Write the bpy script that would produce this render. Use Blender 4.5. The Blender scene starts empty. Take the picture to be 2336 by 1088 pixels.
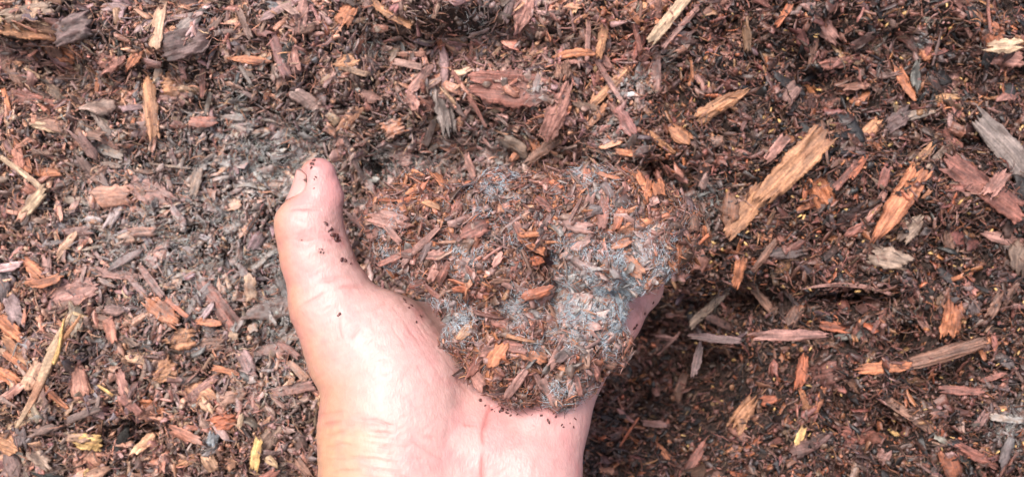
import bpy, math, random
import numpy as np
from mathutils import Matrix, Vector
R = math.radians
random.seed(7); rng = np.random.default_rng(7)
S = bpy.context.scene

# ------------------------------------------------------------------ frame
# The pile face is a slope of 50 degrees. (u, v, w): right, up the slope, out of the slope (millimetres).
TH = R(50)
FR = np.array([[1, 0, 0], [0, math.cos(TH), -math.sin(TH)], [0, math.sin(TH), math.cos(TH)]])   # columns u v w
D = 450.0; KW = 36.0/34.0          # camera distance from the pile face (mm), frame width per distance
PW, PH = 2336.0, 1088.0
def P(px, py, w=0.0):              # a point at depth w seen at photo position px, py
    px, py, w = np.broadcast_arrays(np.asarray(px, float), np.asarray(py, float), np.asarray(w, float))
    s = (D-w)*KW/PW
    return np.stack([(px-PW/2)*s, (PH/2-py)*s, w], -1)
def mm(r, w): return r*(D-w)*KW/PW
def world(p): return (np.asarray(p) @ FR.T)*0.001
ZOFF = np.array([0, 0, 1.1])

# ------------------------------------------------------------------ camera
cd = bpy.data.cameras.new("camera"); cam = bpy.data.objects.new("camera", cd); S.collection.objects.link(cam)
cd.lens = 34; cd.sensor_width = 36; cd.clip_start = 0.01; cd.clip_end = 500
R4 = Matrix(FR.tolist()).to_4x4()
cam.matrix_world = Matrix.Translation(Vector(world([0, 0, D])+ZOFF)) @ R4
S.camera = cam
cd.dof.use_dof = True; cd.dof.focus_distance = 0.355; cd.dof.aperture_fstop = 14

# ------------------------------------------------------------------ sky, sun, exposure
SUN_EL, SUN_ROT, SUN_POW, SUN_ANG, SKY, EXPO = 61, 211, 1.6, 17, 0.15, 0.80
wd = bpy.data.worlds.new("World"); S.world = wd; wd.use_nodes = True
nt = wd.node_tree; bg = nt.nodes["Background"]
sky = nt.nodes.new("ShaderNodeTexSky"); sky.sky_type = 'NISHITA'; sky.sun_disc = False
sky.sun_elevation = R(SUN_EL); sky.sun_rotation = R(SUN_ROT); sky.air_density = 1.0; sky.dust_density = 5.0; sky.ozone_density = 0.6
nt.links.new(sky.outputs[0], bg.inputs[0]); bg.inputs[1].default_value = SKY
ld = bpy.data.lights.new("sun", 'SUN'); ld.energy = SUN_POW; ld.angle = R(SUN_ANG); ld.color = (1, .965, .945)
so = bpy.data.objects.new("sun", ld); S.collection.objects.link(so)
sd = Vector((math.sin(R(SUN_ROT))*math.cos(R(SUN_EL)), math.cos(R(SUN_ROT))*math.cos(R(SUN_EL)), math.sin(R(SUN_EL))))
so.rotation_euler = sd.to_track_quat('Z', 'Y').to_euler(); so.location = (0, 0, 4)
S.view_settings.view_transform = 'Standard'; S.view_settings.look = 'None'; S.view_settings.exposure = EXPO; S.view_settings.gamma = 1
S.render.engine = 'CYCLES'

# ------------------------------------------------------------------ helpers
def lin(c):
    c = np.asarray(c, float)/255.0
    return np.where(c <= .04045, c/12.92, ((c+.055)/1.055)**2.4)
def h3(i, j, k, s):
    n = (i*374761393 + j*668265263 + k*2147483647 + s*1274126177) & 0xffffffff
    n = ((n ^ (n >> 13))*1274126177) & 0xffffffff
    n = ((n ^ (n >> 15))*2246822519) & 0xffffffff
    return ((n ^ (n >> 16)) & 0xffffff)/float(0xffffff)
def vn(p, s=0):                    # value noise, -1..1
    p = np.asarray(p, float); q = np.floor(p).astype(np.int64); f = p-q; f = f*f*(3-2*f)
    r = 0
    for a in (0, 1):
        for b in (0, 1):
            for c in (0, 1):
                wgt = (f[..., 0] if a else 1-f[..., 0])*(f[..., 1] if b else 1-f[..., 1])*(f[..., 2] if c else 1-f[..., 2])
                r = r + wgt*h3(q[..., 0]+a, q[..., 1]+b, q[..., 2]+c, s)
    return r*2-1
def fbm(p, o=4, s=0):
    p = np.asarray(p, float); r = 0; a = 1; t = 0
    for i in range(o):
        r = r+a*vn(p, s+i*17); t += a; a *= .5; p = p*2.03+3.7
    return r/t
def sstep(a, b, x):
    t = np.clip((x-a)/(b-a), 0, 1); return t*t*(3-2*t)

def mesh_from(name, v, loops, starts, totals, col=None, uv=None, mould=None, smooth=False):
    """v in world-scale local metres; loops flat index list"""
    me = bpy.data.meshes.new(name)
    me.vertices.add(len(v)); me.vertices.foreach_set("co", np.asarray(v, np.float32).ravel())
    me.loops.add(len(loops)); me.loops.foreach_set("vertex_index", np.asarray(loops, np.int32))
    me.polygons.add(len(starts)); me.polygons.foreach_set("loop_start", np.asarray(starts, np.int32))
    me.update(calc_edges=True)
    if smooth: me.polygons.foreach_set("use_smooth", np.ones(len(starts), bool))
    if col is not None:
        a = me.attributes.new("col", 'FLOAT_COLOR', 'POINT')
        c4 = np.ones((len(v), 4), np.float32); c4[:, :3] = col; a.data.foreach_set("color", c4.ravel())
    if uv is not None:
        l = me.uv_layers.new(name="uv"); l.data.foreach_set("uv", np.asarray(uv, np.float32)[np.asarray(loops)].ravel())
    if mould is not None:
        a = me.attributes.new("mould", 'FLOAT', 'POINT'); a.data.foreach_set("value", np.asarray(mould, np.float32))
    me.validate()
    return me
def link(name, me, mat, origin=None, parent=None, **props):
    o = bpy.data.objects.new(name, me); S.collection.objects.link(o)
    if me is not None and mat is not None and len(me.materials) == 0: me.materials.append(mat)
    if parent is not None: o.parent = parent
    else: o.matrix_world = Matrix.Translation(Vector(world(origin)+ZOFF)) @ R4
    for k, x in props.items():
        if x: o[k] = x
    return o
def polys(face_list, K, n):
    """replicate a face template n times, K verts each"""
    fl = np.concatenate([np.asarray(f) for f in face_list]); tot = np.array([len(f) for f in face_list])
    loops = (fl[None, :]+(np.arange(n)*K)[:, None]).ravel()
    tots = np.tile(tot, n); starts = np.concatenate([[0], np.cumsum(tots)[:-1]])
    return loops, starts, tots

# ------------------------------------------------------------------ materials
def nodes(m):
    m.use_nodes = True; t = m.node_tree
    return t, t.nodes["Principled BSDF"]
def N(t, typ, **kw):
    n = t.nodes.new(typ)
    for k, x in kw.items():
        if k[0] == 'i' and k[1:].isdigit(): n.inputs[int(k[1:])].default_value = x
        else: setattr(n, k, x)
    return n
def wood_material(name, streak=1.0, rough=.62, bump=.5):
    m = bpy.data.materials.new(name); t, b = nodes(m); L = t.links.new
    at = N(t, "ShaderNodeAttribute", attribute_name="col"); mo = N(t, "ShaderNodeAttribute", attribute_name="mould")
    uv = N(t, "ShaderNodeUVMap", uv_map="uv"); geo = N(t, "ShaderNodeNewGeometry")
    mp = N(t, "ShaderNodeMapping"); mp.inputs[3].default_value = (90, 1100, 1); L(uv.outputs[0], mp.inputs[0])
    n1 = N(t, "ShaderNodeTexNoise"); n1.inputs['Scale'].default_value = 1; n1.inputs['Detail'].default_value = 4; L(mp.outputs[0], n1.inputs['Vector'])
    mp2 = N(t, "ShaderNodeMapping"); mp2.inputs[3].default_value = (120, 330, 1); L(uv.outputs[0], mp2.inputs[0])
    n2 = N(t, "ShaderNodeTexNoise"); n2.inputs['Scale'].default_value = 1; n2.inputs['Detail'].default_value = 5; L(mp2.outputs[0], n2.inputs['Vector'])
    n3 = N(t, "ShaderNodeTexNoise"); n3.inputs['Scale'].default_value = 900; n3.inputs['Detail'].default_value = 3; L(geo.outputs['Position'], n3.inputs['Vector'])
    r1 = N(t, "ShaderNodeMapRange"); [r1.inputs[i].__setattr__('default_value', x) for i, x in ((1, .3), (2, .72), (3, 1-.45*streak), (4, 1+.4*streak))]; L(n1.outputs[0], r1.inputs[0])
    r2 = N(t, "ShaderNodeMapRange"); [r2.inputs[i].__setattr__('default_value', x) for i, x in ((1, .32), (2, .6), (3, .62), (4, 1.12))]; L(n2.outputs[0], r2.inputs[0])
    r3 = N(t, "ShaderNodeMapRange"); [r3.inputs[i].__setattr__('default_value', x) for i, x in ((1, .3), (2, .7), (3, .72), (4, 1.22))]; L(n3.outputs[0], r3.inputs[0])
    a = N(t, "ShaderNodeMath", operation='MULTIPLY'); L(r1.outputs[0], a.inputs[0]); L(r2.outputs[0], a.inputs[1])
    a2 = N(t, "ShaderNodeMath", operation='MULTIPLY'); L(a.outputs[0], a2.inputs[0]); L(r3.outputs[0], a2.inputs[1])
    vm = N(t, "ShaderNodeVectorMath", operation='SCALE'); L(at.outputs['Color'], vm.inputs[0]); L(a2.outputs[0], vm.inputs['Scale'])
    # mould: a fine pale bloom broken up by noise
    n4 = N(t, "ShaderNodeTexNoise"); n4.inputs['Scale'].default_value = 420; n4.inputs['Detail'].default_value = 5; L(geo.outputs['Position'], n4.inputs['Vector'])
    r4 = N(t, "ShaderNodeMapRange"); [r4.inputs[i].__setattr__('default_value', x) for i, x in ((1, .33), (2, .56), (3, 0), (4, 1))]; L(n4.outputs[0], r4.inputs[0])
    m4 = N(t, "ShaderNodeMath", operation='MULTIPLY', use_clamp=True); L(r4.outputs[0], m4.inputs[0]); L(mo.outputs['Fac'], m4.inputs[1])
    mx = N(t, "ShaderNodeMix", data_type='RGBA'); L(m4.outputs[0], mx.inputs[0]); L(vm.outputs[0], mx.inputs[6]); mx.inputs[7].default_value = (.385, .38, .365, 1)
    L(mx.outputs[2], b.inputs['Base Color'])
    b.inputs['Roughness'].default_value = rough; b.inputs['Specular IOR Level'].default_value = .6
    ad = N(t, "ShaderNodeMath", operation='ADD'); L(n1.outputs[0], ad.inputs[0]); L(n3.outputs[0], ad.inputs[1])
    bp = N(t, "ShaderNodeBump"); bp.inputs['Strength'].default_value = bump; bp.inputs['Distance'].default_value = .0009
    L(ad.outputs[0], bp.inputs['Height']); L(bp.outputs[0], b.inputs['Normal'])
    return m
M_wood = wood_material("bark_and_wood")
M_litter = wood_material("bark_litter", streak=.8, rough=.42, bump=.4)

def fibre_material(name, rough):
    m = bpy.data.materials.new(name); t, b = nodes(m)
    at = N(t, "ShaderNodeAttribute", attribute_name="col"); t.links.new(at.outputs['Color'], b.inputs['Base Color'])
    b.inputs['Roughness'].default_value = rough; return m
M_fibre = fibre_material("plant_fibre", .7); M_hair = fibre_material("mould_threads", .9)

m = M_soil = bpy.data.materials.new("fine_dark_mulch"); t, b = nodes(m); L = t.links.new
g = N(t, "ShaderNodeNewGeometry")
n1 = N(t, "ShaderNodeTexNoise"); n1.inputs['Scale'].default_value = 500; n1.inputs['Detail'].default_value = 6; L(g.outputs['Position'], n1.inputs['Vector'])
cr = N(t, "ShaderNodeValToRGB"); cr.color_ramp.elements[0].position = .35; cr.color_ramp.elements[0].color = (.012, .008, .007, 1)
cr.color_ramp.elements[1].position = .7; cr.color_ramp.elements[1].color = (.09, .052, .04, 1)
L(n1.outputs[0], cr.inputs[0]); L(cr.outputs[0], b.inputs['Base Color']); b.inputs['Roughness'].default_value = .85
bp = N(t, "ShaderNodeBump"); bp.inputs['Distance'].default_value = .002; L(n1.outputs[0], bp.inputs['Height']); L(bp.outputs[0], b.inputs['Normal'])

m = M_ground = bpy.data.materials.new("packed_earth"); t, b = nodes(m); L = t.links.new
g = N(t, "ShaderNodeNewGeometry")
n1 = N(t, "ShaderNodeTexNoise"); n1.inputs['Scale'].default_value = 30; n1.inputs['Detail'].default_value = 8; L(g.outputs['Position'], n1.inputs['Vector'])
cr = N(t, "ShaderNodeValToRGB"); cr.color_ramp.elements[0].color = (.05, .04, .03, 1); cr.color_ramp.elements[1].color = (.16, .13, .1, 1)
L(n1.outputs[0], cr.inputs[0]); L(cr.outputs[0], b.inputs['Base Color']); b.inputs['Roughness'].default_value = .9

# ------------------------------------------------------------------ the pile: relief of the face
BUMPS = [  # px, py, rx, ry, mm
 (60, 35, 130, 38, 16), (240, 95, 110, 55, 12), (430, 100, 80, 55, 11), (130, 130, 60, 30, -10), (130, 200, 150, 50, -6),
 (620, 150, 120, 90, 6), (150, 300, 140, 60, 6), (600, 330, 140, 90, -8),
 (1010, 35, 120, 42, 18), (700, 60, 160, 50, 9), (1400, 30, 200, 50, 8), (2000, 40, 220, 40, 8), (880, 90, 60, 60, -8), (1165, 205, 105, 50, 11), (1270, 260, 50, 80, 7), (1050, 340, 200, 30, -5),
 (840, 372, 26, 20, -16), (1500, 378, 26, 26, -14), (1450, 480, 280, 90, -9), (1000, 600, 330, 260, -18),
 (1400, 60, 120, 60, 4), (1540, 210, 30, 60, -8), (1850, 380, 160, 80, 7), (1700, 500, 70, 70, 5), (2060, 470, 90, 80, 8),
 (2290, 110, 70, 60, 9), (2230, 420, 120, 60, 5), (2180, 560, 120, 50, -4),
 (1490, 890, 210, 190, -70), (1700, 780, 170, 130, -26), (1745, 690, 60, 35, -16), (1690, 875, 55, 45, -18), (1965, 680, 75, 20, -16), (1960, 645, 100, 14, 6),
 (2088, 772, 26, 32, -18), (2165, 845, 36, 20, -14), (2060, 985, 34, 22, -16), (1935, 935, 40, 30, -10), (2030, 830, 120, 26, 6),
 (320, 985, 45, 26, -14), (560, 1000, 200, 60, 3), (120, 880, 100, 120, 6), (390, 700, 90, 60, 5), (1900, 150, 200, 60, -3), (1640, 160, 60, 30, 4)]
_b = [(P(a, b_)[..., :2], mm(rx, 0), mm(ry, 0), h) for a, b_, rx, ry, h in BUMPS]
def H(u, v):
    r = 8*fbm(np.stack([u/70, v/60, 0*u], -1), 3, 5)+4.5*(1-2.2*np.abs(fbm(np.stack([u/30, v/24, 0*u+5], -1), 2, 9)))+3.4*fbm(np.stack([u/11, v/9, 0*u+5], -1), 2, 19)-2.5
    r = r-10*(.35+.65*sstep(0, 110, u-.3*v))*sstep(.12, .6, vn(np.stack([u/7.5+.2*v/9, v/6, 0*u+14], -1), 23))
    for c, rx, ry, h in _b:
        r = r+(h if abs(h) > 24 else (2.1*h if h < -9 else 1.6*h))*np.exp(-((((u-c[0])/rx)**2+((v-c[1])/ry)**2)*.75)**1.4)
    return r
def Hfine(u, v):
    return H(u, v)+1.4*fbm(np.stack([u/4, v/4, 0*u+9], -1), 3, 21)
def Hn(u, v, e=3.0):
    dx = (H(u+e, v)-H(u-e, v))/(2*e); dy = (H(u, v+e)-H(u, v-e))/(2*e)
    n = np.stack([-dx, -dy, np.ones_like(dx)], -1); return n/np.linalg.norm(n, axis=-1, keepdims=True)
def on_pile(px, py, lift=0.0):
    w = 0.0
    for _ in range(14):
        p = P(px, py, w); w = .5*w+.5*(float(H(p[0], p[1]))+lift)
    return P(px, py, w)

# the sheet
gx = np.linspace(-380, 380, 620); gy = np.linspace(-230, 230, 380)
U, V = np.meshgrid(gx, gy, indexing='ij')
W_ = Hfine(U, V)-2.2
vv = np.stack([U, V, W_], -1).reshape(-1, 3)*.001
ii = np.arange(620*380).reshape(620, 380)
q = np.stack([ii[:-1, :-1], ii[1:, :-1], ii[1:, 1:], ii[:-1, 1:]], -1).reshape(-1)
me = mesh_from("pile", vv, q, np.arange(0, len(q), 4), None, smooth=True)
link("mulch_pile_surface", me, M_soil, [0, 0, 0], kind="structure")
# the rest of the pile around the dug face, down to the ground
gx2 = np.linspace(-3200, 3200, 220); gy2 = np.linspace(-1400, 1500, 130)
U, V = np.meshgrid(gx2, gy2, indexing='ij')
inner = (np.abs(U) < 340) & (np.abs(V) < 200)
W_ = 30*fbm(np.stack([U/300, V/260, 0*U], -1), 4, 41)-30 - np.where(inner, 60, 0) - (np.abs(U)/3200)**2*500
vv = np.stack([U, V, W_], -1).reshape(-1, 3)*.001
ii = np.arange(220*130).reshape(220, 130)
q = np.stack([ii[:-1, :-1], ii[1:, :-1], ii[1:, 1:], ii[:-1, 1:]], -1).reshape(-1)
me = mesh_from("mound", vv, q, np.arange(0, len(q), 4), None, smooth=True)
link("mulch_mound", me, M_soil, [0, 0, 0], kind="structure")
me = mesh_from("ground", np.array([[-200, -200, 0], [200, -200, 0], [200, 200, 0], [-200, 200, 0]], float), [0, 1, 2, 3], [0], None)
o = bpy.data.objects.new("ground", me); S.collection.objects.link(o); me.materials.append(M_ground); o['kind'] = "structure"

# ------------------------------------------------------------------ colour and mould as they are spread over the pile
def desat(c, k=.32): return c*(1-k)+k*float(c @ np.array([.3, .55, .15]))*np.array([1.04, .96, 1.04])
PAL = {k: desat(lin(c), .14 if k in ('yellow', 'cream', 'orange', 'tan', 'rust') else .18) for k, c in dict(orange=(188, 112, 66), tan=(182, 124, 80), redbrown=(146, 86, 68), pinkbrown=(160, 110, 95), darkbrown=(94, 60, 50),
      grey=(130, 113, 103), cream=(192, 158, 122), yellow=(214, 168, 92), purple=(112, 84, 78), rust=(176, 94, 54), white=(202, 204, 200),
      brown=(132, 90, 68), black=(48, 38, 36), pink=(176, 118, 100), greytan=(156, 128, 106), bluegrey=(128, 136, 142)).items()}
MOULD = [(560, 400, 170, .8), (430, 560, 170, .7), (620, 620, 90, .7), (250, 500, 120, .4), (640, 700, 90, .7), (300, 440, 140, .35), (620, 850, 80, .5), (700, 330, 60, .6), (1000, 370, 110, .5), (640, 330, 75, 1.0), (540, 260, 60, .7), (590, 400, 80, .55), (280, 560, 55, .8), (620, 740, 75, .8), (560, 590, 110, .45), (400, 600, 90, .4), (660, 610, 60, .5),
         (860, 370, 50, .8), (930, 350, 60, .6), (1130, 345, 70, .6), (1020, 330, 60, .5), (200, 520, 120, .3), (1390, 330, 60, .4), (1440, 210, 40, .6), (1520, 140, 30, .4),
         (240, 780, 30, .5), (2100, 95, 18, 1.0), (2300, 960, 45, .9), (1560, 90, 25, .5), (1225, 222, 20, .9), (840, 100, 50, .3), (1600, 480, 60, .4), (450, 480, 120, .35), (480, 1000, 22, .7), (690, 280, 40, .5), (1090, 60, 40, .3), (640, 900, 60, .35)]
_m = [(P(a, b_)[:2], mm(r, 0), s) for a, b_, r, s in MOULD]
def mould_at(u, v):
    r = 0*u
    for c, rr, s in _m: r = np.maximum(r, s*np.exp(-((u-c[0])**2+(v-c[1])**2)/(2*(rr*.75)**2)))
    return r

# ------------------------------------------------------------------ chip shapes (batch)
def chip_batch(n, L, W, T, nu, nv, bend, twist, bow, tap0, tap1, jag, seed):
    """returns verts (n, K, 3) in mm in chip space (x along, y across, z up), uv, face template, ridge"""
    s = np.linspace(-1, 1, nu)[None, :, None]; t = np.linspace(-1, 1, nv)[None, None, :]
    c = lambda a: np.broadcast_to(np.asarray(a, float), (n,))[:, None, None]
    L, W, T, bend, twist, bow, tap0, tap1, jag = map(c, (L, W, T, bend, twist, bow, tap0, tap1, jag))
    sd = (seed+np.arange(n)*7.31)[:, None, None]
    Z = np.zeros((n, nu, nv))
    prof = 1-np.where(s < 0, tap0*np.abs(s)**1.7, tap1*np.abs(s)**1.7)
    en = vn(np.stack([Z+s*2.6*np.sqrt(L/W), Z+np.sign(t)*9.0, Z+sd], -1), 3)
    en2 = vn(np.stack([Z+s*7*np.sqrt(L/W), Z+np.sign(t)*5.0, Z+sd], -1), 4)
    en3 = vn(np.stack([Z+s*17*np.sqrt(L/W), Z+np.sign(t)*4.0, Z+sd], -1), 14)
    y = t*W/2*prof*(1+.17*en*jag*2+.13*en2*jag*2+.08*en3)
    e0 = vn(np.stack([Z+t*2.3, Z+np.sign(s)*7.0, Z+sd], -1), 5); e1 = vn(np.stack([Z+t*6.5, Z+np.sign(s)*3.0, Z+sd], -1), 6)
    e2 = vn(np.stack([Z+t*15, Z+np.sign(s)*6.0, Z+sd], -1), 15)
    x = s*L/2+np.sign(s)*np.abs(s)**3*(e0*.8+e1*.8+e2*.55)*jag*np.minimum(W, L*.5)
    rid = .6*vn(np.stack([Z+s*1.6, Z+t*2.8, Z+sd], -1), 7)+.5*vn(np.stack([Z+s*3.1, Z+t*6.5, Z+sd], -1), 8)
    rim = 1-.55*np.abs(t)**3
    edge = 1-.6*np.abs(s)**6
    zt = T*(.5*rim*edge+.55*rid*(1-.5*np.abs(t)**4)); zb = -T*.5*rim*edge+T*.3*rid
    zb = np.minimum(zb, zt-.15*T)
    wav = W*.09*vn(np.stack([Z+s*2, Z+t*1.2, Z+sd+3], -1), 9)
    def place(z):
        yy = y+bow*(s**2-.33)*L*.5
        a = twist*s
        z = z+wav
        Y = yy*np.cos(a)-z*np.sin(a); Zz = yy*np.sin(a)+z*np.cos(a)+bend*(s**2-.33)*L*.5
        return np.stack([x+Z, Y, Zz], -1).reshape(n, nu*nv, 3)
    v = np.concatenate([place(zt), place(zb)], 1)
    uv = np.stack([x+Z, y+Z], -1).reshape(n, nu*nv, 2)*.001
    off = rng.random((n, 1, 2))*3
    uv = np.concatenate([uv, uv+.0013], 1)+off
    idx = np.arange(nu*nv).reshape(nu, nv); B = nu*nv
    F = []
    for i in range(nu-1):
        for j in range(nv-1):
            F.append([idx[i, j], idx[i+1, j], idx[i+1, j+1], idx[i, j+1]])
            F.append([B+idx[i, j], B+idx[i, j+1], B+idx[i+1, j+1], B+idx[i+1, j]])
    ring = [idx[i, 0] for i in range(nu)]+[idx[nu-1, j] for j in range(1, nv)]+[idx[i, nv-1] for i in range(nu-2, -1, -1)]+[idx[0, j] for j in range(nv-2, 0, -1)]
    for k in range(len(ring)):
        a, b2 = ring[k], ring[(k+1) % len(ring)]; F.append([a, B+a, B+b2, b2])
    r = np.concatenate([rid.reshape(n, -1)]*2, 1)
    return v, uv, F, r
def crumb_batch(n, L, W, T, k=6):
    """small angular fragments: an uneven prism with a domed top"""
    a = (np.arange(k)/k*2*np.pi)[None, :]+rng.normal(0, .22, (n, k))
    r = rng.uniform(.6, 1.15, (n, k))
    pw = lambda z, e: np.sign(z)*np.abs(z)**e
    x = pw(np.cos(a), .7)*r*L[:, None]/2; y = pw(np.sin(a), .7)*r*W[:, None]/2
    zt = T[:, None]*(.35+rng.normal(0, .22, (n, k))); zb = -T[:, None]*(.35+rng.random((n, k))*.2)
    top = np.stack([x*.86, y*.86, zt], -1); bot = np.stack([x, y, zb], -1)
    cx = np.stack([rng.normal(0, .1, n)*L, rng.normal(0, .1, n)*W, T*rng.uniform(.3, .85, n)], -1)[:, None]
    v = np.concatenate([top, bot, cx], 1)
    F = [[i, (i+1) % k, 2*k] for i in range(k)]+[[i, k+i, k+(i+1) % k, (i+1) % k] for i in range(k)]+[[k+i for i in range(k-1, -1, -1)]]
    uv = v[..., :2]*.001+rng.random((n, 1, 2))*3
    return v, uv, F
def fibre_batch(n, L, rad, curl, seg=5):
    """thin curling threads, three-sided, tapering"""
    s = np.linspace(0, 1, seg)
    ang = np.cumsum(rng.normal(0, 1, (n, seg))*curl, 1); el = np.cumsum(rng.normal(0, 1, (n, seg))*curl*.6, 1)
    d = np.stack([np.cos(ang)*np.cos(el), np.sin(ang)*np.cos(el), np.sin(el)], -1)*(np.broadcast_to(L, (n,))[:, None, None]/(seg-1))
    c = np.cumsum(d, 1); c -= c.mean(1, keepdims=True)
    rr = np.broadcast_to(rad, (n,))[:, None]*(1-.7*np.abs(s*2-1)**2)[None]
    v = []
    for q_ in range(3):
        a = q_*2*np.pi/3
        nx = -np.sin(ang)*math.cos(a); ny = np.cos(ang)*math.cos(a); nz = np.full_like(nx, math.sin(a))
        v.append(c+np.stack([nx, ny, nz], -1)*rr[..., None])
    v = np.stack(v, 2).reshape(n, seg*3, 3)
    F = []
    for i in range(seg-1):
        for q_ in range(3):
            a, b2 = i*3+q_, i*3+(q_+1) % 3; F.append([a, b2, b2+3, a+3])
    F += [[2, 1, 0], [seg*3-3, seg*3-2, seg*3-1]]
    return v, F
def frames(nrm, ang, tx, ty):
    """rotation matrices (n,3,3): columns x y z. z near nrm, x turned by ang in the face, tilted by tx, ty"""
    n = len(nrm)
    x = np.stack([np.cos(ang), np.sin(ang), 0*ang], -1); x = x-(x*nrm).sum(-1, keepdims=True)*nrm
    ln = np.linalg.norm(x, axis=-1, keepdims=True)
    alt = np.cross(nrm, np.tile([0., 0., 1.], (n, 1))+1e-3); x = np.where(ln > .12, x, alt)
    x /= np.linalg.norm(x, axis=-1, keepdims=True); y = np.cross(nrm, x); z = nrm
    ca, sa = np.cos(tx)[:, None], np.sin(tx)[:, None]; y, z = y*ca+z*sa, z*ca-y*sa
    ca, sa = np.cos(ty)[:, None], np.sin(ty)[:, None]; x, z = x*ca+z*sa, z*ca-x*sa
    return np.stack([x, y, z], -1)
def put(v, M, c): return np.einsum('nij,nkj->nki', M, v)+c[:, None, :]

# colours for loose litter at a place
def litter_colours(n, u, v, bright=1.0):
    right = sstep(10, 105, u-.3*v)             # darker, damper, finer right side; the darkening also paints in the hollows' shade
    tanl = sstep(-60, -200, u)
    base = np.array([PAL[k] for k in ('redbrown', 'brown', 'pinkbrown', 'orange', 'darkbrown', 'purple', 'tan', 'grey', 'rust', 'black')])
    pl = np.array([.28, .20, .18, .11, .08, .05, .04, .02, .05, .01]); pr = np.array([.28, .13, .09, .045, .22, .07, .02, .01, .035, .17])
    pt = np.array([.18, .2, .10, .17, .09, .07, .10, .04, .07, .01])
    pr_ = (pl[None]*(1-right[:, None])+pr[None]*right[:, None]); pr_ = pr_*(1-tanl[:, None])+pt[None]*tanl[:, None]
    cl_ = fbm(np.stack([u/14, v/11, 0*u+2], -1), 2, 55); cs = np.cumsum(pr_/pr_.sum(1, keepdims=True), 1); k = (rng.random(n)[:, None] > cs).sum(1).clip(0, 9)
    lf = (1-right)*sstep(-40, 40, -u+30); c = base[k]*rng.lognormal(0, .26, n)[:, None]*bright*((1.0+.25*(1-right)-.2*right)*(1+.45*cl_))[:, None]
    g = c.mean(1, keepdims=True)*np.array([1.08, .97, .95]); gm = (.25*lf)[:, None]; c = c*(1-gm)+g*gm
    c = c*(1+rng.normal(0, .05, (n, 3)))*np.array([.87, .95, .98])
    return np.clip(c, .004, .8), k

def flow(u, v): return 3.4*fbm(np.stack([u/26, v/22, 0*u+8], -1), 2, 66)+.6
def vis_uv(n):
    """random places over the face, denser where the camera can look"""
    return rng.uniform(-335, 335, n), rng.uniform(-180, 180, n)

# ------------------------------------------------------------------ litter: crumbs and flakes too many to count
def scatter_pile(name, n, Lr, asp, thick, lift, tilt, label, cat, bright=1.0, right_only=None, grid=None):
    u, v = vis_uv(n)
    if right_only is not None:
        keep = rng.random(n) < right_only(u, v); u, v = u[keep], v[keep]; n = len(u)
    L = np.exp(rng.uniform(math.log(Lr[0]), math.log(Lr[1]), n)); W = L/rng.uniform(asp[0], asp[1], n); W = np.maximum(W, .5)
    T = np.minimum(W, L)*rng.uniform(thick[0], thick[1], n)
    nr = Hn(u, v); ang = flow(u, v)+rng.normal(0, .8, n)
    M = frames(nr, ang, rng.normal(0, tilt, n), rng.normal(0, tilt, n))
    c = np.stack([u, v, H(u, v)], -1)+nr*rng.uniform(lift[0], lift[1], n)[:, None]
    if grid: ve, uv, F, rd = chip_batch(n, L, W, T, grid[0], grid[1], rng.normal(0, .10, n), rng.normal(0, .3, n), rng.normal(0, .07, n), rng.uniform(-.25, .5, n), rng.uniform(-.25, .5, n), rng.uniform(.4, .95, n), 11)
    else: ve, uv, F = crumb_batch(n, L, W, T)
    K = ve.shape[1]; p = put(ve, M, c)
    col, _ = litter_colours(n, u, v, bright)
    colv = np.repeat(col[:, None], K, 1)
    if grid: colv = colv*(1+.35*rd[..., None])
    colv = np.clip(colv, .003, .8).reshape(-1, 3)
    pf = p.reshape(-1, 3); mo = np.clip(mould_at(pf[:, 0], pf[:, 1])*1.25, 0, 1)*np.repeat(rng.uniform(.35, 1.0, n), K)
    lo, st, _ = polys(F, K, n)
    me = mesh_from(name, pf*.001, lo, st, None, colv, uv.reshape(-1, 2), mo, smooth=False)
    link(name, me, M_litter, [0, 0, 0], kind="stuff", label=label, category=cat)
scatter_pile("mulch_crumbs", 112000, (1.0, 4.4), (1, 3.4), (.2, .7), (-2.0, 3.2), .6, "fine dark crumbs and grains of composted bark filling the pile face", "mulch")
scatter_pile("mulch_flakes", 36000, (2.6, 9), (1.4, 5), (.1, .28), (-1.5, 3.4), .5, "small loose bark flakes and splinters covering the pile face", "mulch", grid=(6, 3))

def scatter_fibres(name, n, Lr, rad, curl, lift, colf, mat, label, cat, where=None):
    u, v = vis_uv(n)
    if where is not None:
        keep = rng.random(n) < where(u, v); u, v = u[keep], v[keep]; n = len(u)
    L = np.exp(rng.uniform(math.log(Lr[0]), math.log(Lr[1]), n))
    ve, F = fibre_batch(n, L, rng.uniform(rad[0], rad[1], n), curl)
    nr = Hn(u, v); M = frames(nr, flow(u, v)+rng.normal(0, .9, n), rng.normal(0, .3, n), rng.normal(0, .35, n))
    c = np.stack([u, v, H(u, v)], -1)+nr*rng.uniform(lift[0], lift[1], n)[:, None]
    p = put(ve, M, c); K = ve.shape[1]
    col = np.repeat(colf(n, u, v)[:, None], K, 1).reshape(-1, 3)
    lo, st, _ = polys(F, K, n)
    me = mesh_from(name, p.reshape(-1, 3)*.001, lo, st, None, col)
    link(name, me, mat, [0, 0, 0], kind="stuff", label=label, category=cat)
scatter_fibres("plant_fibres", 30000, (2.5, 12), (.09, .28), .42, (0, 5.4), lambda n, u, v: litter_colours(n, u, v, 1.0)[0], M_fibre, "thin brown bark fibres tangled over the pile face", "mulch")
scatter_fibres("bark_shreds", 19000, (2.5, 9), (.22, .5), .3, (0, 4.9), lambda n, u, v: litter_colours(n, u, v, .95)[0], M_fibre, "thin reddish bark shreds matted over the pile face", "mulch")
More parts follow.
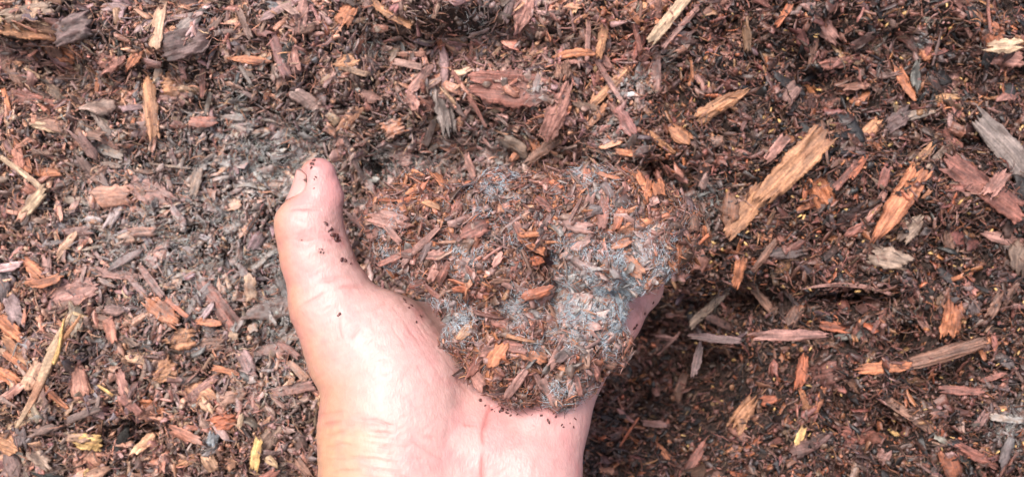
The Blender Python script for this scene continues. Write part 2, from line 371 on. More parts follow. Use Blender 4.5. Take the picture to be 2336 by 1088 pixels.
def haircol(n, u=None, v=None):
    return np.array([.55, .56, .53])[None]*rng.uniform(.55, 1.25, n)[:, None]*(1+rng.normal(0, .03, (n, 3)))
scatter_fibres("mould_growth", 290000, (1.8, 6.5), (.04, .08), .28, (1.6, 5.0), haircol, M_hair, "pale grey mould threads spread in patches over the bark", "mould", where=lambda u, v: np.clip(mould_at(u, v)*1.5-.1, 0, 1)*sstep(-.35, .3, fbm(np.stack([u/9, v/9, 0*u], -1), 3, 45)))
def yel(n, u, v): return PAL['yellow'][None]*rng.uniform(.7, 1.1, n)[:, None]

# ------------------------------------------------------------------ hand-placed pieces on the pile
# px, py, length, width, angle, colour, kind, label, options
C = [
 (60, 66, 165, 42, -8, 'tan', 'bark_slab', "wide tan bark slab jutting from the upper left edge", dict(lift=7, tilt=(-.5, 0))),
 (62, 28, 120, 30, 12, 'greytan', 'bark_chip', "grey-tan splintered strip above the wide jutting tan slab", dict(lift=5)),
 (165, 66, 85, 58, 20, 'purple', 'bark_chip', "greyish purple lump of bark right of the wide tan slab", dict(lift=7, mould=.15, thick=.5, jag=.25)),
 (135, 113, 95, 45, -32, 'orange', 'bark_chip', "orange-brown chip in the hollow under the jutting tan slab", dict(lift=1)),
 (178, 160, 110, 26, 58, 'cream', 'wood_splinter', "pale pinkish blotched splinter leaning below the purple lump", dict(lift=6)),
 (222, 185, 58, 11, 82, 'orange', 'wood_splinter', "short upright orange stick right of the pale blotched splinter", {}),
 (250, 140, 62, 44, 30, 'pink', 'bark_chip', "pinkish flat flake above the short upright orange stick", dict(lift=6)),
 (308, 130, 62, 22, 58, 'orange', 'bark_chip', "bright orange flake left of the large purple bark flake", dict(lift=6)),
 (425, 98, 105, 60, 15, 'purple', 'bark_chip', "large purple-grey flaky bark piece near the upper left", dict(lift=6, thick=.3, jag=.2), 'purple-grey bark flake'),
 (344, 245, 135, 29, -84, 'tan', 'wood_splinter', "long upright tan strip with dark knots hanging down", dict(lift=6), 'knotted tan strip'),
 (402, 192, 56, 50, 4, 'tan', 'bark_chip', "square tan chip beside the top of the knotted strip", dict(lift=5)),
 (395, 222, 70, 14, 6, 'pinkbrown', 'wood_splinter', "thin pinkish ledge splinter under the square tan chip", dict(lift=5)),
 (570, 137, 104, 18, -5, 'orange', 'wood_splinter', "bright orange pointed sliver lying level, upper left", dict(lift=7, taper=(.9, .85)), 'level orange sliver'),
 (512, 175, 52, 12, 8, 'redbrown', 'wood_splinter', "small red-brown sliver just under the level orange sliver", dict(lift=5, taper=(.7, .7))),
 (462, 190, 66, 14, 80, 'redbrown', 'wood_splinter', "upright red-brown stick right of the square tan chip", dict(lift=5)),
 (560, 172, 48, 9, -62, 'grey', 'wood_splinter', "small grey stick hanging below the level orange sliver", dict(lift=5)),
 (10, 128, 105, 30, 76, 'pinkbrown', 'bark_chip', "greyish pink upright plank cut by the left edge, topmost", dict(lift=4)),
 (35, 165, 76, 34, -58, 'brown', 'bark_chip', "brown plank leaning right of the greyish pink edge plank", dict(lift=3)),
 (62, 132, 62, 24, -66, 'pinkbrown', 'bark_chip', "pink-brown chip in shade below the jutting tan slab", dict(lift=2)),
 (115, 202, 84, 26, -44, 'greytan', 'bark_chip', "grey-tan slanting plank left of the pale blotched splinter", dict(lift=4)),
 (82, 236, 145, 38, -18, 'redbrown', 'bark_slab', "long reddish plank slanting down at the left edge", dict(lift=4), 'long reddish plank'),
 (18, 242, 92, 11, -70, 'orange', 'wood_splinter', "thin orange sliver crossing the long reddish plank's left end", dict(lift=8)),
 (5, 260, 44, 20, 84, 'cream', 'bark_chip', "cream chip cut by the left edge below the reddish plank", dict(lift=5)),
 (160, 295, 165, 26, -14, 'brown', 'wood_splinter', "long brown weathered strip below the long reddish plank", dict(lift=4)),
 (122, 292, 84, 20, -9, 'cream', 'wood_splinter', "cream frayed strip lying on the long brown strip", dict(lift=8)),
 (235, 336, 96, 28, -24, 'greytan', 'bark_chip', "yellowish mouldy plank right of the cream frayed strip", dict(lift=5, mould=.5)),
 (162, 415, 102, 23, 68, 'tan', 'wood_splinter', "tan wedge pointing down below the yellowish mouldy plank", dict(lift=5, taper=(.9, .2)), 'tan wedge'),
 (52, 396, 128, 12, -38, 'cream', 'wood_splinter', "long thin cream stick slanting down at the left edge", dict(lift=7), 'thin cream stick'),
 (50, 356, 74, 24, -68, 'orange', 'bark_chip', "orange chip standing above the thin cream stick", dict(lift=4)),
 (104, 393, 66, 20, -3, 'orange', 'bark_chip', "level orange chip above the thin cream stick's right end", dict(lift=4)),
 (385, 379, 98, 5, -8, 'greytan', 'twig', "very thin pale twig lying level left of the thumb tip", dict(lift=6), 'thin pale twig'),
 (345, 440, 104, 54, -28, 'pinkbrown', 'bark_slab', "broad pinkish slab below the thin pale twig", dict(lift=4)),
 (300, 290, 44, 9, 75, 'orange', 'wood_splinter', "small orange upright stick left of the knotted strip's foot", {}),
 (560, 378, 17, 13, 20, 'white', 'bark_chip', "tiny white fleck in the mould between twig and thumb", dict(lift=5, thick=.5)),
 (687, 38, 70, 30, 80, 'pinkbrown', 'bark_chip', "upright pinkish plank at the top edge left of centre", {}),
 (640, 108, 96, 20, -74, 'orange', 'bark_chip', "orange upright strip right of the level orange sliver", dict(lift=5)),
 (668, 118, 80, 22, -80, 'pink', 'bark_chip', "pink strip leaning beside the orange upright strip", dict(lift=5)),
 (610, 212, 34, 15, 70, 'orange', 'bark_chip', "small orange chip above the mould patch over the thumb", {}),
 (790, 36, 48, 36, 60, 'orange', 'bark_chip', "rounded orange flake near the top edge above the thumb", dict(lift=6), 'rounded orange flake'),
 (788, 143, 50, 34, 20, 'tan', 'bark_chip', "ragged tan flake straight below the rounded orange flake", dict(lift=6)),
 (893, 33, 104, 22, -30, 'tan', 'wood_splinter', "tan strip slanting down from the top edge near centre", dict(lift=9), 'slanting tan strip'),
 (822, 100, 66, 12, 70, 'rust', 'wood_splinter', "rusty leaning stick right of the rounded orange flake", {}),
 (1160, 20, 62, 19, 76, 'purple', 'wood_splinter', "purple-grey upright stick cut by the top edge", dict(lift=7)),
 (1193, 36, 74, 38, 74, 'pink', 'bark_chip', "pink pointed flake hanging beside the purple-grey stick", dict(lift=7, taper=(.8, .1)), 'pink pointed flake'),
 (1079, 120, 78, 17, 86, 'redbrown', 'wood_splinter', "red upright strip below and left of the pink pointed flake", dict(lift=7)),
 (1036, 98, 62, 36, -30, 'tan', 'bark_chip', "golden tan chip above the grey weathered slat", dict(lift=2, mould=.3)),
 (1013, 122, 92, 13, -68, 'orange', 'wood_splinter', "golden orange stick slanting above the grey weathered slat", dict(lift=6)),
 (1010, 234, 122, 40, -82, 'grey', 'wood_splinter', "grey weathered slat with a cream streak, standing near centre", dict(lift=9, thick=.3, taper=(.1, .15)), 'grey weathered slat'),
 (1072, 226, 148, 11, -62, 'redbrown', 'wood_splinter', "long thin red-brown stick right of the grey weathered slat", dict(lift=9)),
 (958, 182, 74, 22, 50, 'pinkbrown', 'bark_chip', "pinkish plank leaning onto the grey slat from the left", dict(lift=6)),
 (942, 236, 44, 30, -60, 'pink', 'bark_chip', "pink triangular flake left of the grey weathered slat", dict(lift=5, taper=(.1, .9))),
 (1168, 202, 190, 80, -5, 'redbrown', 'bark_slab', "big rough reddish-brown slab of bark above the handful", dict(lift=4, thick=.25, rough=1.5), 'big rough slab'),
 (1270, 256, 132, 42, 70, 'pink', 'bark_chip', "pink fibrous bark strip flaring towards its lower end", dict(lift=9, taper=(.0, .55)), 'pink fibrous strip'),
 (1282, 168, 48, 34, 80, 'brown', 'bark_chip', "brown knob capping the pink fibrous strip", dict(lift=10, thick=.6)),
 (1308, 124, 92, 19, 8, 'orange', 'bark_chip', "curled orange rim arching above the pink fibrous strip", dict(lift=9, bow=-.16)),
 (1312, 142, 70, 10, 6, 'pink', 'wood_splinter', "narrow pink sliver under the curled orange rim", dict(lift=8, bow=-.14)),
 (1342, 68, 140, 11, 88, 'pinkbrown', 'wood_splinter', "long upright pink-brown stick reaching down from the top edge", dict(lift=10), 'upright pink-brown stick'),
 (1396, 195, 146, 13, -58, 'pinkbrown', 'wood_splinter', "long pinkish-grey stick slanting down right, crossing the mottled stick", dict(lift=13)),
 (1374, 88, 88, 20, 80, 'tan', 'bark_chip', "tan upright chip right of the upright pink-brown stick", dict(lift=9)),
 (1383, 142, 34, 17, -52, 'pink', 'bark_chip', "small pink chip at the foot of the tan upright chip", dict(lift=9)),
 (1395, 195, 185, 19, 46, 'tan', 'wood_splinter', "long mottled tan stick slanting up to the right", dict(lift=8), 'mottled tan stick'),
 (1450, 70, 98, 11, -74, 'redbrown', 'wood_splinter', "red-brown stick leaning left of the pale spotted plank", dict(lift=8)),
 (1524, 46, 130, 26, 50, 'cream', 'bark_slab', "pale cream plank with dark spots, cut by top edge", dict(lift=10), 'pale spotted plank'),
 (1552, 62, 120, 13, 49, 'pinkbrown', 'wood_splinter', "pinkish strip along the lower side of the spotted plank", dict(lift=8)),
 (1498, 160, 92, 21, -86, 'pinkbrown', 'bark_chip', "upright pinkish chip below the pale spotted plank", dict(lift=6, mould=.3)),
 (1185, 345, 58, 20, 52, 'orange', 'bark_chip', "orange-brown chip pointing down just above the handful", dict(lift=8)),
 (1222, 334, 44, 20, -70, 'orange', 'bark_chip', "orange chip beside the dark strip above the handful", dict(lift=8)),
 (1072, 378, 58, 17, -75, 'pink', 'bark_chip', "pink leaning chip behind the top of the handful", dict(lift=12)),
 (922, 362, 36, 33, 0, 'pink', 'bark_chip', "round pinkish disc of bark above the handful's left end", dict(lift=8), 'round pinkish disc'),
 (898, 292, 46, 36, 20, 'orange', 'bark_chip', "mouldy orange lump above the round pinkish disc", dict(lift=7, mould=.6, thick=.4)),
 (1256, 330, 145, 24, 40, 'brown', 'wood_splinter', "long dark brown strip rising right above the handful", dict(lift=9), 'dark rising strip'),
 (1430, 349, 52, 15, -10, 'orange', 'wood_splinter', "short orange stick above the handful's right side", dict(lift=9)),
 (1420, 185, 22, 16, 40, 'white', 'bark_chip', "small whitish chip beside the mottled tan stick", dict(lift=6, thick=.5)),
 (1440, 216, 20, 11, 10, 'white', 'bark_chip', "tiny white chip right of the slanting pinkish-grey stick", dict(lift=6, thick=.5)),
 (808, 364, 108, 11, -63, 'purple', 'wood_splinter', "purplish stick leaning right of the thumb tip", dict(lift=9), 'purplish stick'),
 (1506, 326, 74, 18, -40, 'tan', 'wood_splinter', "cream-edged tan strip slanting right above the handful's right side", dict(lift=6)),
 (1645, 240, 128, 34, 30, 'tan', 'bark_slab', "golden tan wedge lying alone right of the mottled stick", dict(lift=6, taper=(.0, .7)), 'golden tan wedge'),
 (1605, 190, 56, 22, -60, 'pinkbrown', 'bark_chip', "pink-brown chip touching the top of the golden wedge", dict(lift=4)),
 (1880, 62, 90, 36, -50, 'pinkbrown', 'bark_chip', "pink-brown plank near the top edge, upper right", dict(lift=6), 'upper pink-brown plank'),
 (1856, 110, 84, 17, 88, 'brown', 'wood_splinter', "brown upright stick below the upper pink-brown plank", dict(lift=5)),
 (1905, 145, 70, 24, 10, 'redbrown', 'bark_chip', "red-brown chip right of the brown upright stick", dict(lift=3)),
 (2088, 98, 96, 34, -38, 'redbrown', 'bark_chip', "red chip with a whitish-green mould blot, upper right", dict(lift=6, thick=.4), 'mould-blotted chip'),
 (2114, 122, 36, 30, 80, 'orange', 'bark_chip', "blocky orange end piece under the mould-blotted chip", dict(lift=7, thick=.5)),
 (2290, 116, 92, 72, -2, 'pink', 'bark_slab', "square reddish block with a cream face at right edge", dict(lift=9, thick=.4), 'square reddish block'),
 (2288, 106, 70, 30, 4, 'cream', 'bark_chip', "cream split face on top of the square reddish block", dict(lift=18)),
 (2170, 182, 100, 42, 55, 'pinkbrown', 'bark_slab', "pink-brown fibrous plank left of the square reddish block", dict(lift=5)),
 (2066, 192, 78, 24, -60, 'orange', 'bark_chip', "orange-tipped brown chip below the mould-blotted chip", dict(lift=5)),
 (2046, 274, 60, 34, 35, 'purple', 'bark_chip', "grey-purple leaf-like flake in the long broken plank line", dict(lift=8)),
 (2100, 258, 76, 24, 16, 'greytan', 'bark_chip', "grey-tan mouldy end piece right of the grey-purple flake", dict(lift=8, mould=.4)),
 (1953, 335, 165, 32, 47, 'tan', 'bark_slab', "long narrow tan plank slanting up to the grey-purple flake", dict(lift=8), 'long narrow tan plank'),
 (1812, 378, 195, 60, 47, 'tan', 'bark_slab', "largest golden tan plank, slanting, in the right half", dict(lift=8, thick=.22), 'largest tan plank'),
 (1697, 488, 125, 46, 52, 'tan', 'bark_slab', "golden tan plank just below and left of the largest tan plank", dict(lift=7)),
 (1770, 340, 70, 24, 50, 'pink', 'bark_chip', "pink chip on the upper side of the largest tan plank", dict(lift=9)),
 (1870, 438, 108, 50, -58, 'orange', 'bark_slab', "thick orange block leaning the other way under the largest tan plank", dict(lift=6, thick=.4), 'thick orange block'),
 (2050, 465, 190, 50, 58, 'orange', 'bark_slab', "large orange plank with a pointed lower end, right side", dict(lift=9, taper=(.75, .05), thick=.25), 'large orange plank'),
 (2302, 350, 215, 56, -50, 'grey', 'bark_slab', "grey fibrous weathered plank cut by the right edge", dict(lift=8, thick=.25), 'grey fibrous plank'),
 (2245, 428, 205, 52, -35, 'redbrown', 'bark_slab', "dark red-brown plank sloping below the grey fibrous plank", dict(lift=4)),
 (2108, 352, 62, 19, 45, 'tan', 'wood_splinter', "short tan splinter above the large orange plank", dict(lift=8)),
 (2136, 362, 64, 16, 48, 'greytan', 'wood_splinter', "grey-tan splinter parallel to the short tan splinter", dict(lift=8)),
 (2166, 315, 54, 26, -55, 'redbrown', 'bark_chip', "curled red chip left of the grey fibrous plank", dict(lift=8, bend=.3)),
 (1560, 480, 150, 30, -45, 'grey', 'wood_splinter', "grey fibrous root mass against the handful's right side", dict(lift=6, mould=.7)),
 (2000, 470, 76, 17, 62, 'pink', 'wood_splinter', "pinkish sliver along the left side of the large orange plank", dict(lift=6)),
 (2078, 520, 64, 42, 50, 'greytan', 'bark_chip', "grey-tan ragged chip under the large orange plank's middle", dict(lift=5)),
 (2272, 420, 64, 32, 50, 'pink', 'bark_chip', "pink bark piece lying across the dark sloping plank", dict(lift=10)),
 (1882, 325, 116, 6, 88, 'brown', 'twig', "thin upright brown twig over the largest plank's upper end", dict(lift=12)),
 (2215, 80, 42, 11, -55, 'pink', 'wood_splinter', "short pink stick left of the square reddish block", dict(lift=7)),
 (2138, 108, 84, 6, 80, 'purple', 'twig', "thin grey twig right of the mould-blotted chip", dict(lift=8)),
 (2256, 36, 88, 7, 88, 'redbrown', 'twig', "thin red twig standing above the square reddish block", dict(lift=9)),
 (1930, 400, 80, 16, 50, 'redbrown', 'wood_splinter', "red-brown splinter between the narrow tan and orange planks", dict(lift=5)),
 (1960, 380, 70, 14, 55, 'rust', 'wood_splinter', "rusty splinter right of the long narrow tan plank's foot", dict(lift=5)),
 (1685, 620, 74, 25, 82, 'orange', 'bark_chip', "orange upright chip at the top of the slanting stick", dict(lift=22), 'orange upright chip'),
 (1618, 702, 118, 20, 50, 'greytan', 'wood_splinter', "grey-tan stick slanting down towards the hand", dict(lift=18), 'grey-tan slanting stick'),
 (1526, 784, 74, 7, 48, 'pinkbrown', 'twig', "thin pinkish twig tip pointing at the hand's right side", dict(lift=26)),
 (1755, 702, 155, 19, -48, 'brown', 'wood_splinter', "dark brown stick slanting down right from the orange upright chip", dict(lift=20), 'dark slanting stick'),
 (1745, 582, 84, 17, 55, 'brown', 'wood_splinter', "curved brown stick above the orange upright chip", dict(lift=10)),
 (1935, 603, 80, 32, 56, 'pink', 'bark_chip', "pale pink chip leaning left of the pale tan chip", dict(lift=7), 'pale pink chip'),
 (2027, 588, 84, 46, -14, 'greytan', 'bark_chip', "pale tan oval chip below the large orange plank", dict(lift=7), 'pale oval chip'),
 (1932, 655, 205, 10, -3, 'pinkbrown', 'wood_splinter', "thin arched pinkish-grey strip bridging a dark hollow", dict(lift=9, bow=-.17, taper=(.85, .3)), 'arched grey strip'),
 (2108, 740, 120, 17, -56, 'pinkbrown', 'wood_splinter', "pinkish stick slanting left of the orange-brown rectangle", dict(lift=8)),
 (2170, 728, 78, 40, 85, 'orange', 'bark_chip', "upright orange-brown rectangular chip, lower right", dict(lift=8, thick=.3, taper=(0, 0)), 'orange-brown rectangle'),
 (2270, 697, 58, 21, 70, 'brown', 'bark_chip', "brown chip right of the orange-brown rectangle", dict(lift=7)),
 (2016, 838, 116, 28, 4, 'orange', 'wood_splinter', "split orange-brown end of the long branch, lower right", dict(lift=9)),
 (2150, 808, 190, 34, 18, 'brown', 'bark_slab', "long dark mossy branch piece rising to the right", dict(lift=7, thick=.5), 'dark branch piece'),
 (1828, 850, 68, 26, 80, 'rust', 'bark_chip', "rusty curved chip left of the split branch end", dict(lift=9, bow=.1), 'rusty curved chip'),
 (1870, 912, 64, 14, 65, 'orange', 'wood_splinter', "orange-brown stick below the rusty curved chip", dict(lift=7)),
 (1950, 872, 66, 28, -50, 'brown', 'bark_chip', "brown block under the split branch end", dict(lift=6)),
 (2192, 890, 86, 20, -4, 'redbrown', 'wood_splinter', "level red-brown splinter under the dark branch piece", dict(lift=7)),
 (1825, 995, 44, 17, 64, 'yellow', 'wood_splinter', "bright yellow chip near the bottom edge, right half", dict(lift=8), 'bright yellow chip'),
 (2042, 988, 32, 10, -40, 'yellow', 'wood_splinter', "small yellow chip right of the broad red slab", dict(lift=9)),
 (1972, 995, 135, 36, -14, 'redbrown', 'bark_slab', "broad red-brown slab near the bottom edge, right half", dict(lift=7), 'broad red slab'),
 (2080, 950, 155, 20, -34, 'brown', 'wood_splinter', "long brown strip slanting above the small yellow chip", dict(lift=5)),
 (2298, 955, 82, 16, -8, 'greytan', 'wood_splinter', "white mould-coated stick at the right edge, low down", dict(lift=8, mould=.8)),
 (1545, 900, 104, 22, 72, 'brown', 'wood_splinter', "brown slanting stick in the shaded hollow by the hand", dict(lift=14)),
 (1585, 1045, 108, 22, 58, 'redbrown', 'wood_splinter', "red-brown stick rising from the bottom edge in the hollow", dict(lift=14)),
 (1515, 1035, 64, 18, -50, 'orange', 'wood_splinter', "orange stick leaning left in the shaded hollow's bottom", dict(lift=10)),
 (1435, 985, 84, 6, 58, 'rust', 'twig', "thin rusty twig in the hollow beside the palm", dict(lift=16)),
 (1492, 966, 58, 16, -5, 'pinkbrown', 'wood_splinter', "level pinkish stick in the hollow beside the palm", dict(lift=14)),
 (1695, 945, 74, 40, 60, 'tan', 'bark_chip', "tan fibrous tuft below the dark pit at right", dict(lift=14)),
 (1900, 745, 58, 23, -10, 'rust', 'bark_chip', "rusty chip just right of the falling pink chip", dict(lift=8)),
 (2002, 735, 56, 9, 62, 'redbrown', 'wood_splinter', "thin red-brown stick below the arched grey strip", dict(lift=6)),
 (2085, 660, 60, 14, -60, 'pinkbrown', 'wood_splinter', "pinkish stick right of the arched grey strip", dict(lift=6)),
 (1960, 520, 70, 20, 30, 'redbrown', 'bark_chip', "red-brown flake left of the large orange plank's point", dict(lift=7)),
 (2290, 545, 90, 24, -15, 'pinkbrown', 'bark_chip', "pinkish chip cut by the right edge at mid height", dict(lift=5)),
 (2265, 860, 56, 12, 20, 'redbrown', 'wood_splinter', "red-brown splinter above the white mouldy stick", dict(lift=5)),
 (2230, 1040, 110, 22, -30, 'redbrown', 'wood_splinter', "dull red strip in the bottom right corner", dict(lift=5)),
 (1345+395, 1000, 60, 14, 30, 'redbrown', 'wood_splinter', "red-brown splinter left of the bright yellow chip", dict(lift=8)),
 (202, 1009, 52, 38, -8, 'yellow', 'bark_chip', "square amber-yellow chip near the bottom left", dict(lift=8, taper=(0, 0)), 'square amber chip'),
 (228, 964, 72, 10, 84, 'tan', 'wood_splinter', "tan stick standing on the square amber chip", dict(lift=7)),
 (584, 1036, 76, 21, 80, 'yellow', 'wood_splinter', "pale yellow upright stick at the bottom left of the wrist", dict(lift=10, taper=(.1, .1)), 'pale yellow stick'),
 (252, 624, 140, 22, -8, 'pinkbrown', 'wood_splinter', "long pink-brown level stick, left of the thumb base", dict(lift=8, taper=(.6, .5)), 'level pink-brown stick'),
 (345, 642, 92, 17, -50, 'pinkbrown', 'wood_splinter', "grey-pink stick slanting from the level stick's right end", dict(lift=9)),
 (285, 592, 88, 18, 32, 'purple', 'wood_splinter', "purplish sliver rising above the level pink-brown stick", dict(lift=7, taper=(.7, .5))),
 (502, 700, 135, 36, -52, 'redbrown', 'bark_slab', "large red-brown plank slanting left of the thumb base", dict(lift=7, thick=.25), 'large red-brown plank'),
 (372, 712, 84, 34, -40, 'orange', 'bark_chip', "bright orange glossy chip with a dark scar, lower left", dict(lift=7), 'bright orange chip'),
 (402, 702, 66, 12, -38, 'rust', 'wood_splinter', "bright orange splinter along the glossy chip's upper side", dict(lift=9)),
 (477, 735, 54, 17, -8, 'orange', 'wood_splinter', "small orange chip below the large red-brown plank", dict(lift=8)),
 (20, 745, 72, 34, -35, 'orange', 'bark_chip', "orange chip cut by the left edge beside the straw", dict(lift=8)),
 (35, 797, 92, 24, -35, 'tan', 'bark_chip', "tan and cream chip left of the straw stalk", dict(lift=8)),
 (40, 826, 84, 14, -28, 'orange', 'wood_splinter', "orange strip under the tan and cream chip", dict(lift=6)),
 (97, 643, 84, 20, 10, 'orange', 'bark_chip', "curved orange rim left of the broad pinkish flake", dict(lift=7, bow=.15), 'curved orange rim'),
 (75, 612, 54, 25, -40, 'orange', 'bark_chip', "orange flake above the curved orange rim", dict(lift=7)),
 (165, 670, 112, 62, 22, 'pinkbrown', 'bark_slab', "broad pinkish flake below the level pink-brown stick", dict(lift=5)),
 (234, 735, 78, 32, -8, 'brown', 'bark_chip', "brown block right of the straw stalk's frayed top", dict(lift=7, thick=.4)),
 (415, 775, 60, 48, 10, 'tan', 'bark_chip', "dull tan flat flake below the bright orange chip", dict(lift=5)),
 (478, 786, 66, 30, 5, 'brown', 'bark_chip', "brown flat flake right of the dull tan flake", dict(lift=5)),
 (455, 893, 112, 24, 42, 'pinkbrown', 'wood_splinter', "pinkish stick rising right in the lower left area", dict(lift=8), 'pinkish rising stick'),
 (282, 885, 80, 22, -78, 'pink', 'wood_splinter', "pink upright stick right of the straw's lower half", dict(lift=8), 'pink upright stick'),
 (336, 925, 66, 36, -15, 'orange', 'bark_chip', "orange crescent chip between pink and rising sticks", dict(lift=8, bow=.2), 'orange crescent'),
 (510, 963, 62, 36, 15, 'rust', 'bark_chip', "rusty brown block below the pinkish rising stick", dict(lift=8, thick=.35)),
 (240, 889, 42, 7, -35, 'yellow', 'wood_splinter', "tiny yellow sliver left of the pink upright stick", dict(lift=9)),
 (125, 905, 76, 16, -40, 'orange', 'wood_splinter', "orange strip touching the straw's lower right side", dict(lift=7)),
 (133, 936, 54, 20, -35, 'tan', 'bark_chip', "tan chip just below the orange strip beside the straw", dict(lift=6)),
 (665, 888, 100, 22, 12, 'pinkbrown', 'wood_splinter', "pink-brown stick ending at the wrist's left side", dict(lift=10)),
 (577, 925, 104, 32, 84, 'pinkbrown', 'bark_slab', "dull pink upright plank above the pale yellow stick", dict(lift=5)),
 (45, 965, 86, 18, 30, 'cream', 'wood_splinter', "pale splinter crossing the straw's lower tip", dict(lift=6)),
 (15, 1012, 62, 46, -20, 'tan', 'bark_chip', "tan chip cut by the left edge near the bottom", dict(lift=8)),
 (92, 1045, 54, 36, -40, 'greytan', 'bark_chip', "pale mottled chip left of the square amber chip", dict(lift=8)),
 (485, 1005, 30, 25, 80, 'bluegrey', 'bark_chip', "blue-grey blocky chip below the rusty brown block", dict(lift=7, thick=.5)),
 (690, 1065, 56, 20, -50, 'brown', 'bark_chip', "brown chip at the bottom edge touching the wrist's side", dict(lift=7)),
 (548, 960, 32, 12, 80, 'cream', 'wood_splinter', "small cream chip left of the dull pink upright plank", dict(lift=8)),
 (515, 845, 58, 13, -15, 'orange', 'wood_splinter', "orange-brown sliver above the pinkish rising stick's top", dict(lift=7)),
 (375, 845, 62, 48, 30, 'tan', 'bark_chip', "dull tan flake above the orange crescent", dict(lift=4)),
 (655, 795, 66, 16, -36, 'redbrown', 'wood_splinter', "red-brown sliver left of the wrist bulge", dict(lift=8)),
 (197, 1076, 16, 10, 50, 'yellow', 'bark_chip', "tiny yellow oval grain at the bottom left", dict(lift=8, thick=.5)),
 (430, 1050, 50, 20, 30, 'tan', 'bark_chip', "tan chip at the bottom edge below the blue-grey chip", dict(lift=7)),
 (20, 860, 60, 30, -30, 'orange', 'bark_chip', "orange flake cut by left edge, below the orange strip", dict(lift=7)),
 (60, 490, 70, 14, -20, 'brown', 'wood_splinter', "brown splinter below the thin cream stick", dict(lift=5)),
 (2130, 630, 60, 14, 70, 'redbrown', 'wood_splinter', "red-brown splinter above the orange-brown rectangle", dict(lift=5)),
]
def chip_object(p0, nrm, Lm, Wm, ang, colour, kind, opts, seed, nu=30, nv=9, parent=None, mould_fn=None, **props):
    T = max(.7, min(Wm, 11)*opts.get('thick', .2))
    tap = opts.get('taper', (random.uniform(.0, .5), random.uniform(.0, .5)))
    tx, ty = opts.get('tilt', (random.gauss(0, .13), random.gauss(0, .07)))
    if kind == 'twig': T = Wm*.8
    ve, uv, F, rd = chip_batch(1, Lm, Wm, T, nu, nv, opts.get('bend', random.gauss(0, .035)), random.gauss(0, .12), opts.get('bow', random.gauss(0, .02)), tap[0], tap[1], opts.get('jag', .3 if kind == 'bark_slab' else .42 if Wm > 4 else .3), seed)
    M = frames(nrm[None], np.array([R(ang)]), np.array([tx]), np.array([ty]))
    rel = put(ve, M, np.zeros((1, 3)))[0]
    c0 = PAL[colour] if isinstance(colour, str) else colour
    x = ve[0]
    blot = fbm(np.stack([x[:, 0]/7+seed, x[:, 1]/3.5, 0*x[:, 0]+seed*3.1], -1), 3, 31)
    dark = sstep(.02, .4, blot)
    pale = sstep(.15, .6, fbm(np.stack([x[:, 0]/9+seed*2, x[:, 1]/2.2, 0*x[:, 0]+seed], -1), 3, 37))
    col = c0[None]*(1+.55*rd[0][:, None])
    col = col*(1-dark[:, None]*np.array([.5, .56, .58]))
    col = col*(1-.28*pale[:, None])+np.minimum(c0*1.4+.03, .7)[None]*(.28*pale[:, None])
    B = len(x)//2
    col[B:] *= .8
    wp = rel+p0
    mo = (mould_fn or (lambda a, b_: mould_at(a, b_)))(wp[:, 0], wp[:, 1])*.45+opts.get('mould', 0)*(.5+.5*blot)
    lo, st, _ = polys(F, ve.shape[1], 1)
    pr = parent['_o'] if parent is not None else None
    base = rel if parent is None else wp-parent['org']
    me = mesh_from(kind, base*.001, lo, st, None, np.clip(col, .004, .85), uv[0], np.clip(mo, 0, 1), smooth=True)
    if parent is None: return link(kind, me, M_wood, p0, **props)
    return link(kind, me, M_wood, parent=pr, **props)

LM = []; used_labels = set()
GROUP = {'bark_chip': "bark chips lying on the mulch pile", 'wood_splinter': "wood splinters lying on the mulch pile", 'bark_slab': "bark slabs lying on the mulch pile", 'twig': "twigs lying on the mulch pile"}
CAT = {'bark_chip': 'bark chip', 'wood_splinter': 'wood splinter', 'bark_slab': 'bark slab', 'twig': 'twig'}
occupied = []
for i, row in enumerate(C):
    px, py, L_, W_2, ang, colour, kind, label, op = row[:9]
    p = on_pile(px, py, op.get('lift', 5)*.58)
    nr = Hn(np.array([p[0]]), np.array([p[1]]), 12.0)[0]; nr = nr*.45+np.array([0, 0, .55]); nr /= np.linalg.norm(nr)
    chip_object(p, nr, mm(L_, p[2]), mm(W_2, p[2])*1.05, ang, colour, kind, op, 3.7*i+1, nu=46 if L_ > 90 else 30, nv=17 if W_2 > 30 else 11,
                label=label, category=CAT[kind], group=GROUP[kind])
    used_labels.add(label); occupied.append((px, py, max(L_, W_2)*.4))
    if len(row) > 9: LM.append((px, py, row[9]))

# ------------------------------------------------------------------ medium chips: the largest are things, the rest is one mass
LM += [(727, 400, "thumb tip"), (640, 560, "thumb joint"), (690, 840, "wrist bulge"), (1340, 1000, "palm edge"), (100, 840, "straw stalk"), (1800, 765, "falling pink chip")]
nmed = 2600
px = rng.uniform(-260, PW+260, nmed); py = rng.uniform(-200, PH+200, nmed)
Lp = np.exp(rng.normal(math.log(44), .35, nmed)); Wp = Lp/rng.uniform(1.4, 5.5, nmed)
Lp *= np.where(px > 1500, .86, 1.0)
pts = P(px, py, 0); u, v = pts[:, 0], pts[:, 1]
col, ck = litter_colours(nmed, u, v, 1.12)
nr = Hn(u, v, 8.0); ctr = np.stack([u, v, H(u, v)], -1)+nr*rng.uniform(1.0, 3.6, nmed)[:, None]
ang = rng.uniform(0, math.pi, nmed)
thin = (px > 1450) & (rng.random(nmed) < .5); ctr[thin] -= nr[thin]*2.2
hidden = (px > 640) & (px < 1560) & (py > 420) & (py > 380+(px < 850)*np.maximum(0, 0))
gone = np.hypot(px-715, py-350) < 60; ctr[gone] -= nr[gone]*7
inview = ~gone & (px > 10) & (px < PW-10) & (py > 8) & (py < PH-8) & ~hidden
free = np.ones(nmed, bool)
